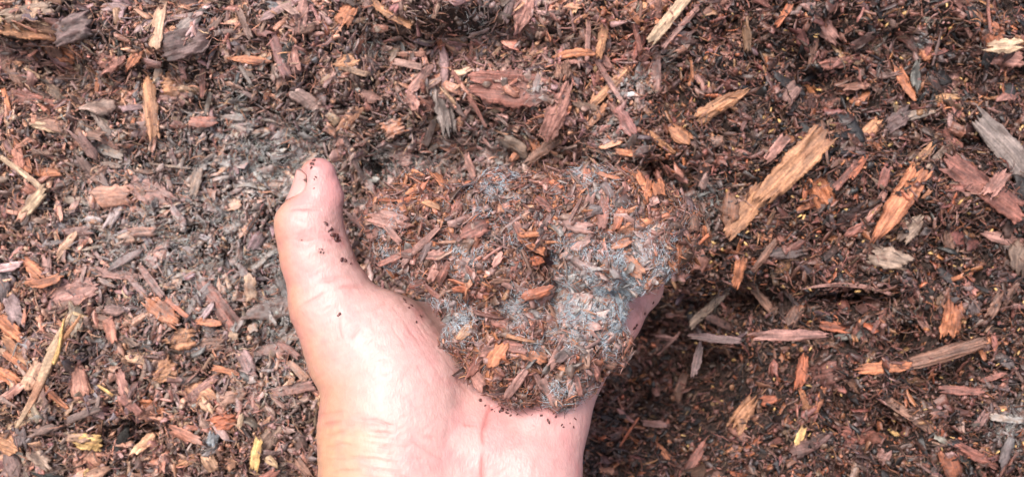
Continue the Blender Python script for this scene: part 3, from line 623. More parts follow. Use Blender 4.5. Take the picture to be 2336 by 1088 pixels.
for ox, oy, orr in occupied: free &= ((px-ox)**2+(py-oy)**2) > (orr*.9+8)**2
order = np.argsort(-(Lp*Wp)*(inview & free)); pick = [k for k in order[:300-len(C)-4] if inview[k] and free[k]]
CN = ['red-brown', 'brown', 'pink-brown', 'orange-brown', 'dark brown', 'purple-brown', 'tan', 'grey', 'rusty', 'blackish']
def direction(dx, dy):
    a = math.degrees(math.atan2(-dy, dx)) % 360
    return ["right of", "above and right of", "above", "above and left of", "left of", "below and left of", "below", "below and right of"][int(((a+22.5) % 360)//45)]
pset = set()
for k in pick:
    asp = Lp[k]/Wp[k]
    kind = 'bark_chip' if asp < 3.2 else 'wood_splinter'
    lm = sorted(LM, key=lambda q_: (q_[0]-px[k])**2+(q_[1]-py[k])**2)
    shape = 'squat chip' if asp < 1.9 else 'oblong chip' if asp < 3.2 else 'narrow splinter' if asp < 4.4 else 'thin splinter'
    a_ = math.degrees(ang[k]) % 180
    pose = 'level' if a_ < 20 or a_ > 160 else 'upright' if 70 < a_ < 110 else 'right-leaning' if a_ <= 70 else 'left-leaning'
    size = 'small' if Lp[k]*Wp[k] < np.median(Lp[pick]*Wp[pick]) else 'mid-sized'
    for q_ in lm[:6]:
        lab = f"{size} {pose} {CN[ck[k]]} {shape} {direction(px[k]-q_[0], py[k]-q_[1])} the {q_[2]}"
        if lab not in used_labels: break
    used_labels.add(lab); pset.add(int(k))
    chip_object(ctr[k]+nr[k]*1.5, nr[k], mm(Lp[k], 0), mm(Wp[k], 0), math.degrees(ang[k]), col[k], kind, dict(thick=.22), 900+k*1.3, nu=16, nv=6,
                label=lab, category=CAT[kind], group=GROUP[kind])
rest = np.array([k for k in range(nmed) if k not in pset])
n = len(rest)
ve, uv, F, rd = chip_batch(n, mm(Lp[rest], 0), mm(Wp[rest], 0), np.maximum(.6, mm(Wp[rest], 0)*rng.uniform(.12, .3, n)), 10, 5, rng.normal(0, .06, n), rng.normal(0, .25, n), rng.normal(0, .04, n), rng.uniform(-.1, .5, n), rng.uniform(-.1, .5, n), rng.uniform(.4, .8, n), 77)
p = put(ve, frames(nr[rest], ang[rest], rng.normal(0, .28, n), rng.normal(0, .2, n)), ctr[rest]); K = ve.shape[1]
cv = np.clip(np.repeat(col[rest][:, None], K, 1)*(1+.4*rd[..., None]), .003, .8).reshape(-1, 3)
pf = p.reshape(-1, 3); lo, st, _ = polys(F, K, n)
me = mesh_from("chips", pf*.001, lo, st, None, cv, uv.reshape(-1, 2), mould_at(pf[:, 0], pf[:, 1])*.75, smooth=True)
link("loose_bark_chips", me, M_wood, [0, 0, 0], kind="stuff", label="mass of smaller mixed bark chips lying between the larger pieces", category="mulch")

# yellow flecks on the right side
n = 260
px = rng.uniform(1560, 2330, n); py = rng.uniform(20, 1080, n); pp = P(px, py, 0); u, v = pp[:, 0], pp[:, 1]
Lf = mm(rng.uniform(6, 20, n), 0); ve, uv, F = crumb_batch(n, Lf, Lf/rng.uniform(1.6, 4, n), np.full(n, .6))
nr2 = Hn(u, v); p = put(ve, frames(nr2, rng.uniform(0, 3.14, n), rng.normal(0, .3, n), rng.normal(0, .3, n)), np.stack([u, v, H(u, v)], -1)+nr2*2.8)
K = ve.shape[1]; lo, st, _ = polys(F, K, n)
cv = np.repeat((PAL['yellow'][None]*rng.uniform(.75, 1.2, n)[:, None])[:, None], K, 1).reshape(-1, 3)
me = mesh_from("flecks", p.reshape(-1, 3)*.001, lo, st, None, cv, uv.reshape(-1, 2), np.zeros(n*K))
link("yellow_wood_flecks", me, M_litter, [0, 0, 0], kind="stuff", label="tiny yellow wood flecks sprinkled over the darker right side", category="mulch")

# ------------------------------------------------------------------ straw stalk
def tube_strip(pts, rads, seed, colour_fn, origin):
    """a fibrous stalk: flattened ribbed tube along pts"""
    pts = np.asarray(pts, float); n = len(pts); k = 10
    tan_ = np.gradient(pts, axis=0); tan_ /= np.linalg.norm(tan_, axis=1, keepdims=True)
    side = np.cross(tan_, [0, 0, 1.]); side /= np.linalg.norm(side, axis=1, keepdims=True); up = np.cross(side, tan_)
    a = np.arange(k)/k*2*np.pi
    rib = 1+.28*np.sin(a*3+seed)+.16*vn(np.stack([np.repeat(np.arange(n)*.5, k), np.tile(a*1.5, n), np.full(n*k, seed)], -1)).reshape(n, k)
    rr = np.asarray(rads)[:, None]*rib
    v = pts[:, None]+side[:, None]*(np.cos(a)[None, :, None]*rr[..., None])+up[:, None]*(np.sin(a)[None, :, None]*rr[..., None]*.6)
    F = []
    for i in range(n-1):
        for j in range(k):
            F.append([i*k+j, i*k+(j+1) % k, (i+1)*k+(j+1) % k, (i+1)*k+j])
    F += [list(range(k-1, -1, -1)), [(n-1)*k+j for j in range(k)]]
    s = np.repeat(np.linspace(0, 1, n), k)
    col = colour_fn(s)*(1+.25*vn(np.stack([s*30, np.tile(a*2, n), 0*s+seed], -1))[:, None])
    uv = np.stack([s*.05, np.tile(a*.0008, n)], -1)
    lo, st, _ = polys(F, n*k, 1)
    return mesh_from("stalk", (v.reshape(-1, 3)-origin)*.001, lo, st, None, np.clip(col, .01, .85), uv, np.zeros(n*k), smooth=True)
o0 = on_pile(103, 850, 12)
def strawcol(s):
    r = np.exp(-((s-.35)/.16)**2)[:, None]
    return PAL['cream'][None]*(1-.6*r)+PAL['rust'][None]*.6*r
root = bpy.data.objects.new("straw_stalk", None); S.collection.objects.link(root); root.empty_display_size = .01
root.matrix_world = Matrix.Translation(Vector(world(o0)+ZOFF)) @ R4
root['label'] = "long pale yellow broken straw stalk with a frayed top, lower left"; root['category'] = "straw"
ks = np.linspace(0, 1, 26)
def spath(a, b_, w0, w1, wob): return np.stack([P(a[0]+(b_[0]-a[0])*k+wob*math.sin(k*5), a[1]+(b_[1]-a[1])*k, o0[2]+w0+(w1-w0)*k) for k in ks])
link("stem", tube_strip(spath((37, 975), (150, 745), 0, 5, 5), mm(np.interp(ks, [0, .3, .7, 1], [3.5, 7.5, 10, 6]), 8), 1.0, strawcol, o0), M_wood, parent=root)
link("frayed_strand", tube_strip(spath((110, 800), (166, 712), 3, 8, 2), mm(np.interp(ks, [0, .5, 1], [6, 6, 2.5]), 8), 2.0, lambda s: np.tile(PAL['cream'], (len(s), 1)), o0), M_wood, parent=root)
link("frayed_strand", tube_strip(spath((112, 826), (181, 718), 2, 7, -3), mm(np.interp(ks, [0, .5, 1], [6, 6, 2]), 8), 3.0, lambda s: np.tile(PAL['tan']*1.1, (len(s), 1)), o0), M_wood, parent=root)
link("frayed_strand", tube_strip(spath((122, 830), (150, 726), 4, 8, 3), mm(np.interp(ks, [0, .5, 1], [5, 4, 2]), 8), 4.0, lambda s: np.tile(PAL['yellow'], (len(s), 1)), o0), M_wood, parent=root)

# ------------------------------------------------------------------ pieces caught falling
for (px_, py_, w_, L_, W2, an, cl, lab, kd) in [
    (1800, 764, 55, 170, 26, 2, 'pinkbrown', "pinkish bark chip falling through the air right of the hand", 'bark_chip'),
    (1632, 772, 55, 120, 20, -6, 'purple', "grey-purple bark chip falling left of the falling pink chip", 'bark_chip'),
    (1590, 822, 45, 80, 20, 76, 'purple', "dark upright sliver falling below the grey-purple falling chip", 'wood_splinter'),
    (1810, 722, 48, 44, 30, 60, 'brown', "small brown crumb falling above the falling pink chip", 'bark_chip')]:
    chip_object(P(px_, py_, w_), np.array([0., .2, .98]), mm(L_, w_), mm(W2, w_), an, cl, kd, dict(thick=.4), px_*.1, nu=24, nv=7, label=lab, category=CAT[kd], group="loose pieces falling from the hand")

# ------------------------------------------------------------------ implicit surfaces
def cone_d(p, a, b, ra, rb, sw=1.0):
    s = np.array([1, 1, sw]); a = a*s; b = b*s
    ab = b-a; t = np.clip(((p-a) @ ab)/max(ab @ ab, 1e-6), 0, 1)
    return np.linalg.norm(p-(a+t[..., None]*ab), axis=-1)-(ra+(rb-ra)*t)
def smin(a, b, k):
    h = np.clip(.5+.5*(b-a)/k, 0, 1); return b*(1-h)+a*h-k*h*(1-h)
def surface_nets(f, org, h):
    neg = f < 0; nx, ny, nz = f.shape
    acc = np.zeros((nx-1, ny-1, nz-1, 3)); cnt = np.zeros((nx-1, ny-1, nz-1))
    for ax in range(3):
        sl0 = [slice(None)]*3; sl1 = [slice(None)]*3; sl0[ax] = slice(0, -1); sl1[ax] = slice(1, None)
        A, B_ = f[tuple(sl0)], f[tuple(sl1)]; cr_ = (A < 0) != (B_ < 0)
        t = np.where(cr_, A/np.where(cr_, A-B_, 1), 0)
        o2 = [a for a in range(3) if a != ax]
        for i in (0, 1):
            for j in (0, 1):
                sl = [slice(None)]*3
                sl[o2[0]] = slice(i, None if i else -1); sl[o2[1]] = slice(j, None if j else -1)
                c = cr_[tuple(sl)]; tt = t[tuple(sl)]
                off = np.zeros(3); off[o2[0]] = i; off[o2[1]] = j
                acc += c[..., None]*off; acc[..., ax] += tt; cnt += c
    act = cnt > 0; idx = -np.ones(act.shape, int); idx[act] = np.arange(act.sum())
    cell = np.argwhere(act); v = (cell+acc[act]/cnt[act][:, None])*h+org
    Q = []
    for ax in range(3):
        sl0 = [slice(1, -1)]*3; sl1 = [slice(1, -1)]*3; sl0[ax] = slice(0, -1); sl1[ax] = slice(1, None)
        A, B_ = neg[tuple(sl0)], neg[tuple(sl1)]
        e = np.argwhere(A != B_); inside = A[A != B_]
        base = e.copy(); o2 = [(ax+1) % 3, (ax+2) % 3]
        for a in o2: base[:, a] += 1
        def g(i, j):
            c = base.copy(); c[:, o2[0]] -= i; c[:, o2[1]] -= j; return idx[c[:, 0], c[:, 1], c[:, 2]]
        q4 = np.stack([g(1, 1), g(0, 1), g(0, 0), g(1, 0)], -1)
        q4[~inside] = q4[~inside][:, ::-1]; Q.append(q4)
    return v, np.concatenate(Q)
def grid_eval(f, lo, hi, h):
    ax = [np.arange(lo[i], hi[i]+h, h) for i in range(3)]
    out = np.empty([len(a) for a in ax])
    for i, x in enumerate(ax[0]):
        Y, Z = np.meshgrid(ax[1], ax[2], indexing='ij')
        out[i] = f(np.stack([np.full_like(Y, x), Y, Z], -1))
    return out
def sdf_grad(f, p, e=.4):
    g_ = np.stack([f(p+np.eye(3)[i]*e)-f(p-np.eye(3)[i]*e) for i in range(3)], -1)/(2*e)
    return g_
def march(f, px, py, w0=160):
    o = np.array([0, 0, D]); d = P(px, py, 0)-o; d /= np.linalg.norm(d); t = (D-w0)/abs(d[2]); 
    for _ in range(120):
        q_ = o+d*t; s = float(f(q_[None])[0])
        if s < .03: return q_
        t += max(s*.8, .03)
        if (o+d*t)[2] < 0: return None
    return None

# ------------------------------------------------------------------ the hand
SW = 1.18       # the hand is a little flatter in depth than wide
def J(px, py, w, r): return (P(px, py, w), mm(r, w))
THUMB = [J(726, 402, 92, 42), J(733, 452, 92, 48), J(706, 516, 92, 76), J(722, 592, 92, 79), J(758, 690, 92, 96), J(818, 790, 92, 126)]
THEN = [J(862, 796, 92, 134), J(902, 888, 93, 160), J(905, 985, 96, 172), J(905, 1090, 100, 168), J(925, 1300, 104, 165), J(960, 1560, 108, 175)]
HYPO = [J(1160, 1560, 108, 175), J(1165, 1290, 104, 160), J(1190, 1100, 98, 132), J(1232, 965, 92, 104), J(1300, 822, 84, 84), J(1388, 728, 77, 70)]
PALM = [[J(1060, 1250, 98, 150), J(1080, 1060, 94, 138)], [J(1080, 1060, 94, 138), J(1120, 900, 84, 118)], [J(1090, 900, 78, 110), J(1095, 655, 68, 66)],
        [J(1130, 880, 76, 105), J(1200, 610, 64, 66)], [J(1190, 900, 76, 100), J(1300, 650, 66, 64)], [J(870, 800, 84, 105), J(1060, 760, 72, 80)]]
FING = [[J(1095, 655, 68, 62), J(1150, 505, 44, 54), J(1185, 468, 62, 48), J(1205, 462, 80, 42)],
        [J(1200, 610, 64, 62), J(1260, 470, 40, 55), J(1300, 452, 60, 48), J(1312, 462, 80, 42)],
        [J(1300, 650, 66, 60), J(1372, 530, 44, 52), J(1408, 500, 64, 47), J(1416, 508, 84, 41)],
        [J(1388, 728, 77, 66), J(1456, 655, 66, 53), J(1482, 606, 80, 45), J(1484, 580, 96, 38)]]
def hand_f(p):
    q = p*np.array([1, 1, SW]); d = None
    for ch in (THEN, HYPO):
        for a, b_ in zip(ch[:-1], ch[1:]):
            x = cone_d(q, a[0], b_[0], a[1], b_[1], SW); d = x if d is None else smin(d, x, 5)
    for a, b_ in PALM: d = smin(d, cone_d(q, a[0], b_[0], a[1], b_[1], SW), 8)
    th = None
    for a, b_ in zip(THUMB[:-1], THUMB[1:]):
        x = cone_d(q, a[0], b_[0], a[1], b_[1], SW); th = x if th is None else smin(th, x, 3.0)
    d = smin(d, th, 5)
    fm = None
    for ch in FING:
        f_ = None
        for a, b_ in zip(ch[:-1], ch[1:]):
            x = cone_d(q, a[0], b_[0], a[1], b_[1], SW); f_ = x if f_ is None else smin(f_, x, 2.5)
        fm = f_ if fm is None else np.minimum(fm, f_)
    return smin(d, fm, 5)
lo_ = np.minimum.reduce([P(590, 1400, 20), P(590, 1400, 140)]); hi_ = np.array([P(1560, 340, 20)[0], P(1560, 340, 20)[1], 140.])
lo_[2] = 10
h = 1.5
f = grid_eval(hand_f, lo_, hi_, h)
f[:, 0, :] = np.maximum(f[:, 0, :], .3)
hv, hq = surface_nets(f, lo_, h)
# finer: one subdivision, then back onto the surface
me0 = mesh_from("h0", hv, hq.ravel(), np.arange(0, hq.size, 4), None)
ob0 = bpy.data.objects.new("h0", me0); S.collection.objects.link(ob0)
md = ob0.modifiers.new("s", 'SUBSURF'); md.levels = 1 if True else 2; md.render_levels = md.levels
me1 = bpy.data.meshes.new_from_object(ob0.evaluated_get(bpy.context.evaluated_depsgraph_get()))
bpy.data.objects.remove(ob0)
nvt = len(me1.vertices); hv = np.empty(nvt*3, np.float32); me1.vertices.foreach_get("co", hv); hv = hv.reshape(-1, 3).astype(float)
keep = hv[:, 1] > lo_[1]+3
for _ in range(2):
    g_ = sdf_grad(hand_f, hv); d_ = hand_f(hv); st_ = d_/np.maximum((g_**2).sum(-1), .3)
    hv = hv-g_*(np.clip(st_, -1.2, 1.2)*keep)[:, None]
me1.vertices.foreach_set("co", hv.astype(np.float32).ravel()); me1.update()
ob0 = bpy.data.objects.new("h1", me1); S.collection.objects.link(ob0); md = ob0.modifiers.new("s", 'SUBSURF'); md.levels = md.render_levels = 1
me2 = bpy.data.meshes.new_from_object(ob0.evaluated_get(bpy.context.evaluated_depsgraph_get())); bpy.data.objects.remove(ob0); me1 = me2
nvt = len(me1.vertices); hv = np.empty(nvt*3, np.float32); me1.vertices.foreach_get("co", hv); hv = hv.reshape(-1, 3).astype(float)
hn = np.empty(nvt*3, np.float32); me1.vertex_normals.foreach_get("vector", hn); hn = hn.reshape(-1, 3).astype(float)
# pixel position of every vertex, for creases laid along the skin
s_ = (D-hv[:, 2])*KW/PW; hpx = hv[:, 0]/s_+PW/2; hpy = PH/2-hv[:, 1]/s_
front = sstep(-.15, .25, hn[:, 2])
CREASE = [  # polyline, width px, depth mm, redness
 ([(742, 968), (800, 957), (868, 962), (930, 978), (985, 1000)], 4, .45, .5), ([(745, 992), (810, 985), (880, 990), (950, 1012), (1010, 1045)], 4, .4, .4),
 ([(748, 1016), (820, 1012), (900, 1022), (960, 1045)], 4, .35, .3), ([(752, 1046), (830, 1042), (905, 1056)], 4, .3, .3), ([(735, 945), (790, 938), (850, 942)], 4, .3, .3), ([(760, 1075), (850, 1070), (930, 1085)], 4, .25, .3),
 ([(1118, 925), (1106, 960), (1100, 985), (1107, 1020), (1098, 1060), (1096, 1100)], 5, .6, .9), ([(1062, 966), (1085, 966), (1102, 972)], 4, .3, .8), ([(1100, 1020), (1080, 1034), (1064, 1040)], 4, .25, .6),
 ([(668, 478), (700, 474), (736, 482), (772, 500), (785, 512)], 5, .55, .5), ([(650, 500), (690, 500), (730, 512)], 4, .22, .3), ([(640, 545), (680, 552), (730, 548)], 4, .15, .2),
 ([(700, 660), (740, 640), (790, 628), (812, 612)], 5, .4, .5), ([(690, 700), (735, 672), (790, 655), (835, 652)], 4, .35, .5), ([(712, 735), (748, 700), (790, 676)], 4, .3, .4), ([(775, 690), (770, 735), (782, 770)], 4, .3, .4),
 ([(790, 735), (815, 700), (850, 672)], 4, .3, .4), ([(800, 770), (835, 720), (880, 690)], 4, .25, .35), ([(835, 780), (870, 735), (915, 705)], 3.5, .2, .3),
 ([(900, 700), (940, 760), (1000, 850), (1060, 920)], 3.5, .22, .2), ([(930, 705), (965, 765), (1020, 840), (1085, 915)], 3.5, .22, .25), ([(880, 720), (920, 790), (980, 880)], 3.5, .18, .15), ([(950, 720), (985, 780), (1040, 850)], 3, .18, .2),
 ([(1180, 960), (1150, 1010), (1140, 1088)], 6, .2, .4), ([(1260, 965), (1230, 1020), (1215, 1088)], 6, .15, .3)]
dis = np.zeros(nvt); red = np.zeros(nvt)
for pl, wd_, dp, rd_ in CREASE:
    pl = np.array(pl, float); best = np.full(nvt, 1e9); X = np.stack([hpx, hpy], -1)
    X = X+np.stack([vn(np.stack([hpx/26, hpy/26, 0*hpx], -1), 61), vn(np.stack([hpx/26, hpy/26, 0*hpx], -1), 62)], -1)*4
    tot = 0
    for a, b_ in zip(pl[:-1], pl[1:]):
        ab = b_-a; t = np.clip(((X-a) @ ab)/(ab @ ab), 0, 1); best = np.minimum(best, np.linalg.norm(X-(a+t[:, None]*ab), axis=1))
    fade = 1
    brk = sstep(-.55, .25, vn(np.stack([hpx/38, hpy/38, 0*hpx+dp*9+wd_], -1), 64)); wd_ = wd_*.8
    gs = np.exp(-(best/wd_)**2)*front*brk
    dis -= dp*gs*.66; red = np.maximum(red, rd_*np.exp(-(best/(wd_*2))**2)*front*brk)
# soft relief: pads, tendons and fine skin lines
dis += .45*fbm(hv/14, 2, 71)+.10*fbm(hv*np.array([.5, .5, .5]), 2, 72)
lines = vn(np.stack([(hpx*.55+hpy*.83)/9+1.5*vn(np.stack([hpx/60, hpy/60, 0*hpx], -1), 63), (hpx*.83-hpy*.55)/70, 0*hpx], -1), 73)
dis += .06*lines*front
wr_ = sstep(900, 980, hpy)*sstep(1050, 900, hpx)
dis += .13*wr_*vn(np.stack([hpx/90+.6*vn(np.stack([hpx/50, hpy/50, 0*hpx], -1), 65), (hpy-.12*hpx)/7, 0*hpx], -1), 74)
fan = np.hypot(hpx-560, hpy-980); dis += .03*front*sstep(620, 760, hpy)*vn(np.stack([fan/8, np.arctan2(hpy-980, hpx-560)*7, 0*hpx], -1), 75)
hv = hv+hn*dis[:, None]
# skin colours: pink palm and thumb pad, tan back of the hand
back = sstep(.35, -.5, hn[:, 0]*1.0+hn[:, 2]*.55-.12)
low = sstep(880, 1010, hpy)*sstep(930, 790, hpx)
tipp = np.exp(-((hpx-745)**2+(hpy-420)**2)/(2*60**2))
palmr = sstep(1020, 1160, hpx+.2*(hpy-1000))
c_pink = lin((198, 157, 150)); c_tan = lin((188, 140, 116)); c_yel = lin((198, 154, 120)); c_red = lin((194, 127, 126)); c_crease = lin((168, 92, 86))
w1 = np.clip(.9*back, 0, 1)[:, None]; sk = c_pink*(1-w1)+c_tan*w1
w1 = (.55*low)[:, None]; sk = sk*(1-w1)+c_yel*w1
w1 = (.55*tipp+.28*palmr)[:, None]; sk = sk*(1-w1)+c_red*w1
mott = fbm(hv/7, 3, 81)[:, None]; w1 = np.clip(.75*mott+.06, 0, .5); sk = sk*(1-w1)+c_red*w1
w1 = (.55*red)[:, None]; sk = sk*(1-w1)+c_crease*w1
stain = 0*hpx
for sx, sy, sr, sa in [(764, 540, 16, 1.0), (748, 515, 14, .7), (735, 572, 12, .6), (785, 594, 14, .6), (712, 376, 12, .8), (722, 405, 12, .4), (928, 690, 20, .6), (958, 720, 12, .5), (680, 545, 22, .3), (790, 520, 20, .3), (1000, 780, 30, .4), (1060, 850, 40, .3), (1470, 720, 30, .5), (840, 640, 20, .25)]:
    stain = np.maximum(stain, sa*np.exp(-((hpx-sx)**2+(hpy-sy)**2)/(2*sr**2)))
stain = stain*sstep(-.1, .45, fbm(hv/1.5, 2, 83)+.25)
w1 = (.62*stain*front)[:, None]; sk = sk*(1-w1)+lin((120, 70, 60))*w1
M_skin = bpy.data.materials.new("skin"); t, b = nodes(M_skin); L = t.links.new
at = N(t, "ShaderNodeAttribute", attribute_name="col"); geo = N(t, "ShaderNodeTexCoord")
n1 = N(t, "ShaderNodeTexNoise"); n1.inputs['Scale'].default_value = 260; n1.inputs['Detail'].default_value = 4; L(geo.outputs['Object'], n1.inputs['Vector'])
r1 = N(t, "ShaderNodeMapRange"); [r1.inputs[i].__setattr__('default_value', x) for i, x in ((1, .3), (2, .7), (3, .93), (4, 1.06))]; L(n1.outputs[0], r1.inputs[0])
vm = N(t, "ShaderNodeVectorMath", operation='SCALE'); L(at.outputs['Color'], vm.inputs[0]); L(r1.outputs[0], vm.inputs['Scale']); L(vm.outputs[0], b.inputs['Base Color'])
vo = N(t, "ShaderNodeTexVoronoi"); vo.feature = 'DISTANCE_TO_EDGE'; vo.inputs['Scale'].default_value = 900
mpv = N(t, "ShaderNodeMapping"); mpv.inputs[2].default_value = (0, 0, .9); mpv.inputs[3].default_value = (1, .45, 1); L(geo.outputs['Object'], mpv.inputs[0]); L(mpv.outputs[0], vo.inputs['Vector'])
n5 = N(t, "ShaderNodeTexNoise"); n5.inputs['Scale'].default_value = 700; n5.inputs['Detail'].default_value = 3; L(mpv.outputs[0], n5.inputs['Vector'])
ad = N(t, "ShaderNodeMath", operation='ADD'); L(vo.outputs[0], ad.inputs[0]); L(n5.outputs[0], ad.inputs[1])
bp = N(t, "ShaderNodeBump"); bp.inputs['Strength'].default_value = .28; bp.inputs['Distance'].default_value = .0005; L(ad.outputs[0], bp.inputs['Height']); L(bp.outputs[0], b.inputs['Normal'])
b.inputs['Roughness'].default_value = .43; b.inputs['Specular IOR Level'].default_value = .4
b.inputs['Subsurface Weight'].default_value = .15; b.inputs['Subsurface Radius'].default_value = (1, .35, .2); b.inputs['Subsurface Scale'].default_value = .004
ORG = P(1040, 1080, 95)
me1.vertices.foreach_set("co", ((hv-ORG)*.001).astype(np.float32).ravel())
a = me1.attributes.new("col", 'FLOAT_COLOR', 'POINT'); c4 = np.ones((nvt, 4), np.float32); c4[:, :3] = np.clip(sk, 0, .9); a.data.foreach_set("color", c4.ravel())
me1.polygons.foreach_set("use_smooth", np.ones(len(me1.polygons), bool)); me1.update(); me1.name = "hand"
hand = link("hand", me1, M_skin, ORG, label="bare open hand reaching up from the bottom, palm up, thumb out, holding mulch", category="hand")
HAND = {'_o': hand, 'org': ORG}

# thumbnail: a curved plate on the far left side of the thumb tip
M_nail = bpy.data.materials.new("fingernail"); t, b = nodes(M_nail); b.inputs['Base Color'].default_value = (*lin((192, 150, 141)), 1); b.inputs['Roughness'].default_value = .28
b.inputs['Subsurface Weight'].default_value = .2; b.inputs['Subsurface Scale'].default_value = .002
nn, mmn = 15, 13
P0 = P(734, 440, 92); P1 = P(723, 384, 92); axd = (P1-P0)/np.linalg.norm(P1-P0); Ln = np.linalg.norm(P1-P0)
sidev = np.cross(axd, [0, 0, 1.]); sidev /= np.linalg.norm(sidev)      # points right
vt = []
def skin_r(c, d_):
    t = 2.0
    for _ in range(60):
        s = float(hand_f((c+d_*t)[None])[0])
        if s > .02: break
        t += max(-s, .05)
    return t
_rr = {}
for layer in (0, 1):
    for i in range(nn):
        s = i/(nn-1)
        for j in range(mmn):
            q_ = j/(mmn-1)*2-1
            az = R(184)+R(54)*q_*(1-.22*(1-min(s*3, 1)))
            ext = (1-.30*q_*q_) if s > .5 else 1.0
            al = Ln*(-.05+(s*1.16)*(1 if s < .6 else ext)+.18*q_*q_*max(0, 1-s*2.5))
            d_ = sidev*math.cos(az)+np.array([0, 0, 1.])*math.sin(az)*(-1); d_ /= np.linalg.norm(d_)
            if layer == 0: _rr[i, j] = max(skin_r(P0+axd*al, d_), .955*_rr.get((i-1, j), 0))
            rr = _rr[i, j]+.42-layer*.9-.5*abs(q_)**4
            vt.append(P0+axd*al+d_*rr-ORG)
F = []
for i in range(nn-1):
    for j in range(mmn-1):
        a0 = i*mmn+j; F.append([a0, a0+1, a0+mmn+1, a0+mmn]); F.append([nn*mmn+a0, nn*mmn+a0+mmn, nn*mmn+a0+mmn+1, nn*mmn+a0+1])
idx = np.arange(nn*mmn).reshape(nn, mmn); ring = list(idx[:, 0])+list(idx[-1, 1:])+list(idx[-2::-1, -1])+list(idx[0, -2:0:-1])
for k in range(len(ring)): a0, a1 = ring[k], ring[(k+1) % len(ring)]; F.append([a0, nn*mmn+a0, nn*mmn+a1, a1])
lo, st, _ = polys(F, len(vt), 1)
link("fingernail", mesh_from("nail", np.array(vt)*.001, lo, st, None, smooth=True), M_nail, parent=hand, label="pale thumbnail with dirt along its edge")
# specks of dirt stuck to the skin
_bd = np.array([(1010, 790), (1045, 845), (1090, 905), (1120, 930), (1170, 936), (1230, 945), (1290, 968), (1335, 950)], float)
EXTRA = []
for _k in range(20):
    _t = random.uniform(0, 6.99); _a = _bd[int(_t)]*(1-_t % 1)+_bd[int(_t)+1]*(_t % 1); _o = abs(random.gauss(0, 7))
    EXTRA.append((_a[0]-_o*(.8 if _t < 3 else .1), _a[1]+_o*(.2 if _t < 3 else .9), random.choice([3, 4, 4, 5, 6, 9])))
DIRT = EXTRA+[(766, 543, 15), (773, 549, 9), (760, 536, 10), (752, 526, 9), (757, 522, 6), (745, 511, 8), (741, 507, 5), (780, 592, 8), (788, 594, 6), (800, 601, 5), (735, 569, 4), (731, 575, 4), (738, 577, 4), (728, 568, 3),
        (921, 683, 7), (926, 690, 5), (938, 697, 8), (933, 702, 5), (960, 721, 6), (775, 716, 6), (771, 720, 4), (712, 374, 9), (710, 383, 7), (716, 367, 6), (720, 404, 5), (717, 409, 4), (716, 430, 4), (688, 548, 3), (1470, 715, 7), (1452, 742, 6), (1490, 690, 6), (1448, 748, 8),
        (1312, 955, 7), (1268, 950, 6), (1180, 945, 5), (1000, 790, 6), (950, 735, 5)]
for k, (dx, dy, r_) in enumerate(DIRT):
    q_ = march(hand_f, dx, dy)
    if q_ is None: continue
    g0 = sdf_grad(hand_f, q_[None])[0]; g0 /= np.linalg.norm(g0)
    Lq = np.array([mm(r_*1.5, 110)]); ve, uv, F = crumb_batch(1, Lq, Lq*random.uniform(.3, .9), Lq*.3, 9)
    p = put(ve, frames(g0[None], np.array([random.uniform(0, 3)]), np.zeros(1), np.zeros(1)), (q_+g0*.15)[None])[0]
    lo, st, _ = polys(F, ve.shape[1], 1)
    link("dirt_crumb", mesh_from("dirt", (p-ORG)*.001, lo, st, None, np.tile(lin((84, 44, 40)), (len(p), 1)), uv[0], np.zeros(len(p))), M_litter, parent=hand)

# ------------------------------------------------------------------ the handful of mulch
LOBES = [J(902, 500, 98, 68), J(925, 560, 98, 68), J(1000, 500, 98, 78), J(1010, 590, 100, 78), J(1100, 500, 100, 72), J(1110, 590, 106, 90), J(1210, 500, 100, 92), J(1190, 640, 106, 70), J(1060, 670, 100, 70),
         J(1310, 500, 100, 96), J(1400, 490, 102, 92), J(1478, 500, 100, 84), J(1442, 580, 102, 86), J(1350, 590, 106, 84), J(1495, 590, 98, 52), J(1100, 740, 102, 78), J(1060, 770, 100, 48), J(1200, 750, 104, 84),
         J(1345, 718, 102, 76), J(1382, 784, 102, 52), J(1290, 800, 106, 80), J(1170, 840, 108, 78), J(1110, 850, 106, 42), J(1270, 870, 106, 66), J(1340, 860, 104, 38), J(1200, 880, 108, 44)]
LOBES += [J(1535, 525, 96, 60), J(1130, 448, 98, 52), J(1350, 445, 98, 56), J(960, 450, 96, 50), J(1430, 440, 96, 46), J(1545, 600, 92, 36), J(1240, 450, 98, 50)]
PITS = [J(1262, 634, 121, 44), J(1262, 700, 124, 26), J(1225, 598, 126, 26), J(1240, 718, 126, 26), J(1015, 440, 112, 30), J(1040, 700, 124, 24), J(1130, 450, 118, 24)]
def clump_f(p, fine=True):
    d = None
    for c, r in LOBES:
        x = np.linalg.norm(p-c, axis=-1)-r*.98; d = x if d is None else smin(d, x, 2.4)
    for c, r in PITS: d = -smin(-d, np.linalg.norm(p-c, axis=-1)-r*1.3, 2.0)
    if fine: d = d+4.2*fbm(p/10, 3, 91)+.6
    return d
lo_ = np.array([P(790, 0, 80)[0], P(0, 1020, 80)[1], 62.]); hi_ = np.array([P(1620, 0, 80)[0], P(0, 370, 80)[1], 140.])
f = grid_eval(clump_f, lo_, hi_, 1.5); cv_, cq = surface_nets(f, lo_, 1.5)
CO = P(1210, 700, 102)
root = bpy.data.objects.new("mulch_handful", None); S.collection.objects.link(root); root.empty_display_size = .02
root.matrix_world = Matrix.Translation(Vector(world(CO)+ZOFF)) @ R4
root['label'] = "handful of mouldy shredded bark mulch heaped on the open hand"; root['category'] = "mulch"
CL = {'_o': root, 'org': CO}
